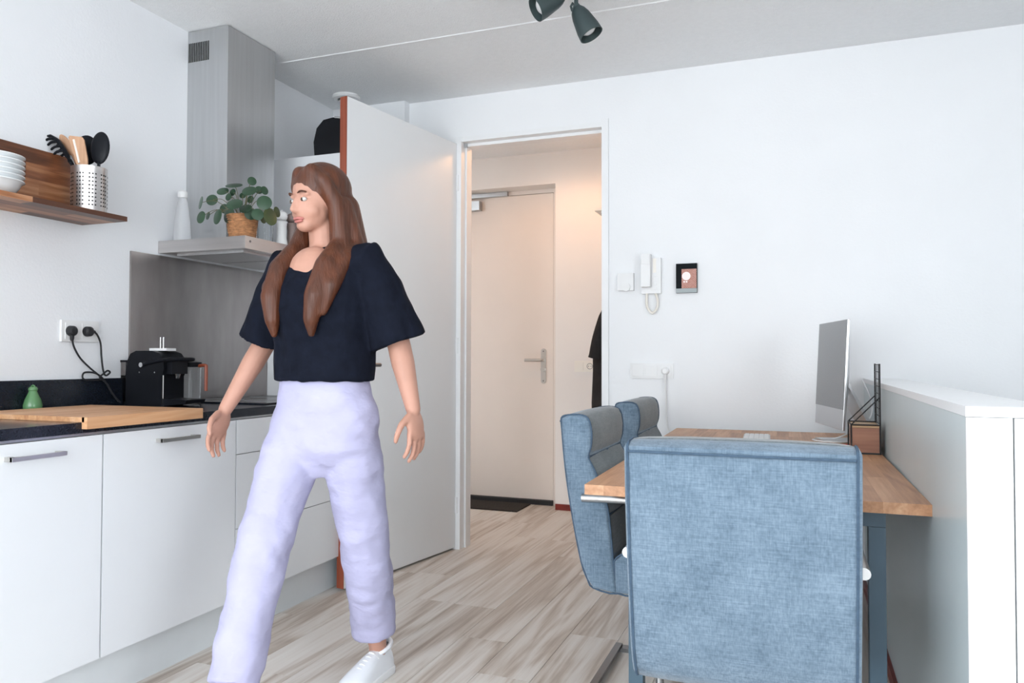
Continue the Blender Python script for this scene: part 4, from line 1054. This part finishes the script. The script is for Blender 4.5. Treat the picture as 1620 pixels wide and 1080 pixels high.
# ------------------------------------------------------------------ person
def build_person():
    t = thing('person', 'person walking in black top, lilac trousers and white sneakers', 'person', (-1.395, 2.03, 0), math.radians(-6))
    V = Vector
    # joints (facing local -y; +x is the person's left)
    hipL, kneeL, ankL = V((.085, .01, .90)), V((.085, .105, .49)), V((.030, .255, .105))
    hipR, kneeR, ankR = V((-.085, .01, .90)), V((-.080, -.165, .515)), V((-.050, -.315, .11))
    shL, elL, wrL = V((.165, .015, 1.375)), V((.235, .075, 1.120)), V((.300, .060, .920))
    shR, elR, wrR = V((-.165, .015, 1.375)), V((-.262, .020, 1.125)), V((-.325, -.085, .910))
    b = new_bm()
    ellip(b, (0, .015, .93), (.160, .110, .12)); ellip(b, (0, .005, 1.06), (.125, .090, .12)); ellip(b, (0, .012, 1.24), (.145, .100, .16))
    ellip(b, (0, .012, 1.36), (.150, .075, .065)); ellip(b, (0, -.045, 1.325), (.095, .062, .095))
    for s in (-1, 1): ellip(b, (s * .062, -.072, 1.245), (.058, .055, .058))
    limb(b, [(V((0, .02, 1.38)), .062), (V((0, .008, 1.44)), .050), (V((0, -.002, 1.50)), .048)])
    limb(b, [(shL, .044), (shL.lerp(elL, .5), .044), (elL, .036), (elL.lerp(wrL, .3), .036), (wrL, .0225)])
    limb(b, [(shR, .044), (shR.lerp(elR, .5), .044), (elR, .036), (elR.lerp(wrR, .3), .036), (wrR, .0225)])
    limb(b, [(hipL, .088), (hipL.lerp(kneeL, .5), .072), (kneeL, .052), (kneeL.lerp(ankL, .35), .050), (ankL, .030), (ankL + V((0, .0, -.04)), .028)])
    limb(b, [(hipR, .088), (hipR.lerp(kneeR, .5), .072), (kneeR, .052), (kneeR.lerp(ankR, .35), .050), (ankR, .030), (ankR + V((0, .0, -.04)), .028)])
    # head, turned a little to the person's right and down
    HM = Matrix.Translation((0, -.012, 1.49)) @ Euler((math.radians(6), 0, math.radians(-14))).to_matrix().to_4x4()
    hp = lambda x, y, z: HM @ V((x, y, z))
    R3 = HM.to_3x3()
    ellip(b, hp(0, .005, .098), (.073, .088, .088), R3)          # skull
    ellip(b, hp(0, -.030, .052), (.058, .060, .070), R3)         # face
    ellip(b, hp(0, -.058, .000), (.030, .026, .022), R3)         # chin
    for s in (-1, 1):
        ellip(b, hp(s * .032, -.050, .040), (.026, .026, .026), R3)    # cheek
        ellip(b, hp(s * .073, .012, .062), (.010, .018, .030), R3)     # ear
        ellip(b, hp(s * .026, -.068, .090), (.022, .013, .008), R3)    # brow
    limb(b, [(hp(0, -.085, .078), .006), (hp(0, -.100, .047), .0085), (hp(0, -.092, .042), .0085)], 8)   # nose
    for s in (-1, 1): ellip(b, hp(s * .009, -.090, .042), (.007, .008, .006), R3)
    # hands: palm, four unequal bent fingers and a thumb leaving the side of the palm
    def hand(wr, d, palm_n, thumb_dir):
        d = V(d).normalized(); pn = V(palm_n); pn = (pn - d * pn.dot(d)).normalized(); sd = d.cross(pn).normalized()
        if sd.dot(V(thumb_dir)) < 0: sd = -sd
        Rm = Matrix((sd, pn, d)).transposed()
        ellip(b, wr + d * .045, (.041, .016, .052), Rm)
        ellip(b, wr + d * .075, (.040, .013, .022), Rm)
        for k, ln in enumerate((.070, .080, .074, .058)):
            off = .033 - k * .022
            p0 = wr + d * (.078 - abs(k - 1.3) * .004) + sd * off
            dd = (d + sd * (off * 2.2)).normalized()
            p1 = p0 + dd * ln * .45 + pn * .004
            d2 = (dd + pn * .45).normalized(); p2 = p1 + d2 * ln * .32
            d3 = (dd + pn * .95).normalized(); p3 = p2 + d3 * ln * .26
            limb(b, [(p0, .0092), (p1, .0085), (p2, .0078), (p3, .0068)], 8)
        q0 = wr + d * .022 + sd * .026
        q1 = q0 + (sd * .8 + d * .6 + pn * .25).normalized() * .040
        q2 = q1 + (sd * .35 + d * .9 + pn * .35).normalized() * .030
        q3 = q2 + (d + pn * .5).normalized() * .022
        limb(b, [(q0, .013), (q1, .0105), (q2, .0092), (q3, .0075)], 8)
    hand(wrL, (.20, -.08, -.98), (-.9, 0, -.2), (0, -1, 0))
    hand(wrR, (-.12, -.32, -.94), (.9, .1, -.2), (0, -1, 0))
    remesh('body', b, M['skin'], t, voxel=.0042, smooth_it=4)
    # eyes and mouth
    for s in (-1, 1):
        q = new_bm(); ellip(q, hp(s * .029, -.0770, .074), (.0125, .0085, .0070), R3, 14, 10); e = obj('eye', q, M['eye_white'], t, smooth=True)
        q = new_bm(); ellip(q, hp(s * .029, -.0830, .0735), (.0058, .0035, .0058), R3, 12, 8); obj('iris', q, M['eye_dark'], e, smooth=True)
        q = new_bm(); tube(q, smooth_path([hp(s * .014, -.0870, .0945), hp(s * .030, -.0855, .0985), hp(s * .043, -.074, .094)], 4), [.002] * 2 + [.003] * 6 + [.0015], 6); obj('eyebrow', q, M['hair'], t, smooth=True)
    q = new_bm(); tube(q, smooth_path([hp(-.022, -.078, .0165), hp(-.008, -.0895, .0195), hp(0, -.0905, .018), hp(.008, -.0895, .0195), hp(.022, -.078, .0165)], 4), [.002] + [.0042] * 15 + [.002], 8); obj('lips', q, M['lips'], t, smooth=True)
    q = new_bm(); tube(q, smooth_path([hp(-.018, -.079, .0120), hp(0, -.0885, .0095), hp(.018, -.079, .0120)], 6), [.002] + [.0045] * 11 + [.002], 8); obj('lips', q, M['lips'], t, smooth=True)
    # hair: cap, parting, long locks down the back and over the chest
    b = new_bm()
    ellip(b, hp(0, .016, .112), (.083, .096, .086), R3)
    ellip(b, hp(0, .050, .060), (.080, .065, .085), R3)
    for s in (-1, 1):
        limb(b, [(hp(s * .030, -.040, .160), .026), (hp(s * .068, -.026, .125), .024), (hp(s * .083, .000, .060), .026), (hp(s * .083, .005, .0), .030), (V((s * .085, -.020, 1.42)), .034), (V((s * .090, -.095, 1.35)), .034), (V((s * .085, -.135, 1.26)), .033), (V((s * .075, -.140, 1.19)), .024), (V((s * .072, -.135, 1.145)), .011)])
        limb(b, [(hp(s * .05, .06, .05), .045), (V((s * .055, .075, 1.44)), .048), (V((s * .055, .100, 1.34)), .046), (V((s * .050, .112, 1.24)), .036), (V((s * .045, .115, 1.17)), .016)])
        limb(b, [(hp(s * .076, .03, .05), .032), (V((s * .098, .030, 1.42)), .034), (V((s * .115, -.040, 1.37)), .032), (V((s * .118, -.105, 1.29)), .028), (V((s * .108, -.125, 1.21)), .012)])
    remesh('hair', b, M['hair'], t, voxel=.006, smooth_it=5)
    # black top with loose elbow sleeves
    b = new_bm()
    n = 32; rings = []
    for (z, hx, hy, cy) in ((1.005, .166, .128, .010), (1.04, .168, .128, .010), (1.12, .166, .124, .006), (1.22, .172, .138, -.004), (1.29, .176, .132, 0), (1.345, .176, .112, .010), (1.385, .160, .088, .014), (1.410, .110, .066, .016), (1.418, .070, .052, .018)):
        rings.append([b.verts.new((hx * math.copysign(abs(math.cos(2 * PI * k / n)) ** .85, math.cos(2 * PI * k / n)), cy + hy * math.sin(2 * PI * k / n), z)) for k in range(n)])
    for A, B in zip(rings[:-1], rings[1:]):
        for k in range(n): b.faces.new((A[k], A[(k + 1) % n], B[(k + 1) % n], B[k]))
    b.faces.new(rings[0][::-1]); b.faces.new(rings[-1])
    for sh, el in ((shL, elL), (shR, elR)):
        e2 = sh.lerp(el, .98); inner = V((sh.x * .62, sh.y, sh.z - .055))
        tube(b, [inner, sh + V((0, 0, -.004)), sh.lerp(el, .35), sh.lerp(el, .7), e2], [.082, .064, .072, .080, .088], 18); ellip(b, sh + V((-.012 if sh.x > 0 else .012, 0, -.006)), (.064, .062, .060))
    remesh('black_top', b, M['tee'], t, voxel=.006, smooth_it=3, fold=.005, fscale=(16, 16, 7))
    # scoop neckline skin shows above the top: a shallow chest panel of the body
    # wide lilac trousers
    b = new_bm(); n = 32; rings = []
    for (z, hx, hy, cy) in ((1.035, .140, .108, .008), (.99, .152, .116, .010), (.93, .172, .126, .014), (.87, .182, .130, .016), (.80, .172, .120, .010), (.75, .125, .09, .004), (.71, .06, .05, .0)):
        rings.append([b.verts.new((hx * math.cos(2 * PI * k / n), cy + hy * math.sin(2 * PI * k / n), z)) for k in range(n)])
    for A, B in zip(rings[:-1], rings[1:]):
        for k in range(n): b.faces.new((A[k], A[(k + 1) % n], B[(k + 1) % n], B[k]))
    b.faces.new(rings[0]); b.faces.new(rings[-1][::-1])
    for hip, knee, ank in ((hipL, kneeL, ankL), (hipR, kneeR, ankR)):
        pts = smooth_path([hip + V((0, 0, -.02)), hip.lerp(knee, .35), hip.lerp(knee, .7), knee, knee.lerp(ank, .45), ank + V((0, -.022 if hip.x > 0 else .012, .058))], 4)
        m_ = len(pts) - 1
        rr = [.098 - .016 * min(1, i / (m_ * .5)) - .010 * max(0, (i / m_ - .5) * 2) + .0012 * math.sin(i * 1.9) for i in range(m_ + 1)]
        tube(b, pts, rr, 22)
    remesh('trousers', b, M['trousers'], t, voxel=.007, smooth_it=9, fold=.008, fscale=(9, 9, 12))
    # sneakers
    def shoe(heel, yaw, pitch):
        S = Matrix.Translation(heel) @ Euler((pitch, 0, yaw)).to_matrix().to_4x4()   # toe along local -y
        secs = [(.018, .024, .030, .0), (.004, .034, .074, 0), (-.025, .036, .086, 0), (-.060, .036, .082, 0), (-.100, .038, .074, 0), (-.140, .043, .060, 0), (-.180, .046, .048, 0), (-.215, .042, .040, 0), (-.240, .028, .030, 0), (-.250, .010, .024, 0)]
        b = new_bm(); n = 20; rings = []
        for (y, hw, h, _) in secs:
            ring = []
            for k in range(n):
                a = 2 * PI * k / n
                cx = hw * math.copysign(abs(math.cos(a)) ** .7, math.cos(a)); sz = math.sin(a)
                z = .018 + (h * (abs(sz) ** .75) if sz > 0 else .0)
                if sz > .3 and y > -.10: cx *= 1 - .25 * sz
                ring.append(b.verts.new(S @ V((cx, y, z))))
            rings.append(ring)
        for A, B in zip(rings[:-1], rings[1:]):
            for k in range(n): b.faces.new((A[k], A[(k + 1) % n], B[(k + 1) % n], B[k]))
        b.faces.new(rings[0]); b.faces.new(rings[-1][::-1])
        up = obj('sneaker', b, M['sneaker'], t, smooth=True)
        b = new_bm()
        outline = [(.020, .022), (.006, .037), (-.05, .040), (-.10, .042), (-.15, .048), (-.19, .049), (-.225, .042), (-.250, .024), (-.258, 0)]
        pl = [(w, y) for y, w in outline] + [(-w, y) for y, w in outline[::-1][1:]]
        vs = prism(b, pl, 'z', 0, .026); bmesh.ops.transform(b, matrix=S, verts=vs); obj('sole', b, M['sole'], up, bev=.004, smooth=True)
        b = new_bm(); tube(b, [S @ V((.030 * math.cos(2 * PI * k / 20), -.028 + .040 * math.sin(2 * PI * k / 20), .098 + .012 * math.sin(2 * PI * k / 20))) for k in range(20)], .008, 8, closed=True); obj('collar', b, M['sneaker'], up, smooth=True)
        b = new_bm(); lathe(b, [(0, 0), (.028, 0), (.026, -.006), (0, -.006)], 20, S @ Matrix.Translation((0, -.028, .102)) @ Matrix.Diagonal((1, 1.35, 1, 1)), cap=False); obj('lining', b, M['lining'], up)
        b = new_bm(); vs = box(b, -.012, .012, .004, .012, .07, .122); bmesh.ops.transform(b, matrix=S, verts=vs); obj('heel_tab', b, M['sneaker'], up, bev=.003)
        for k in range(5):
            y = -.085 - k * .018; z = .0945 - k * .0062
            b = new_bm(); tube(b, smooth_path([S @ V((-.026, y, z - .016)), S @ V((0, y - .004, z + .002)), S @ V((.026, y, z - .016))], 4), .0028, 6); obj('lace', b, M['sole'], up, smooth=True)
    shoe(V((ankL.x + .0, ankL.y + .045, .0)), math.radians(4), 0)
    shoe(V((ankR.x, ankR.y + .045, .003)), math.radians(-4), math.radians(-6))
    return t
build_person()
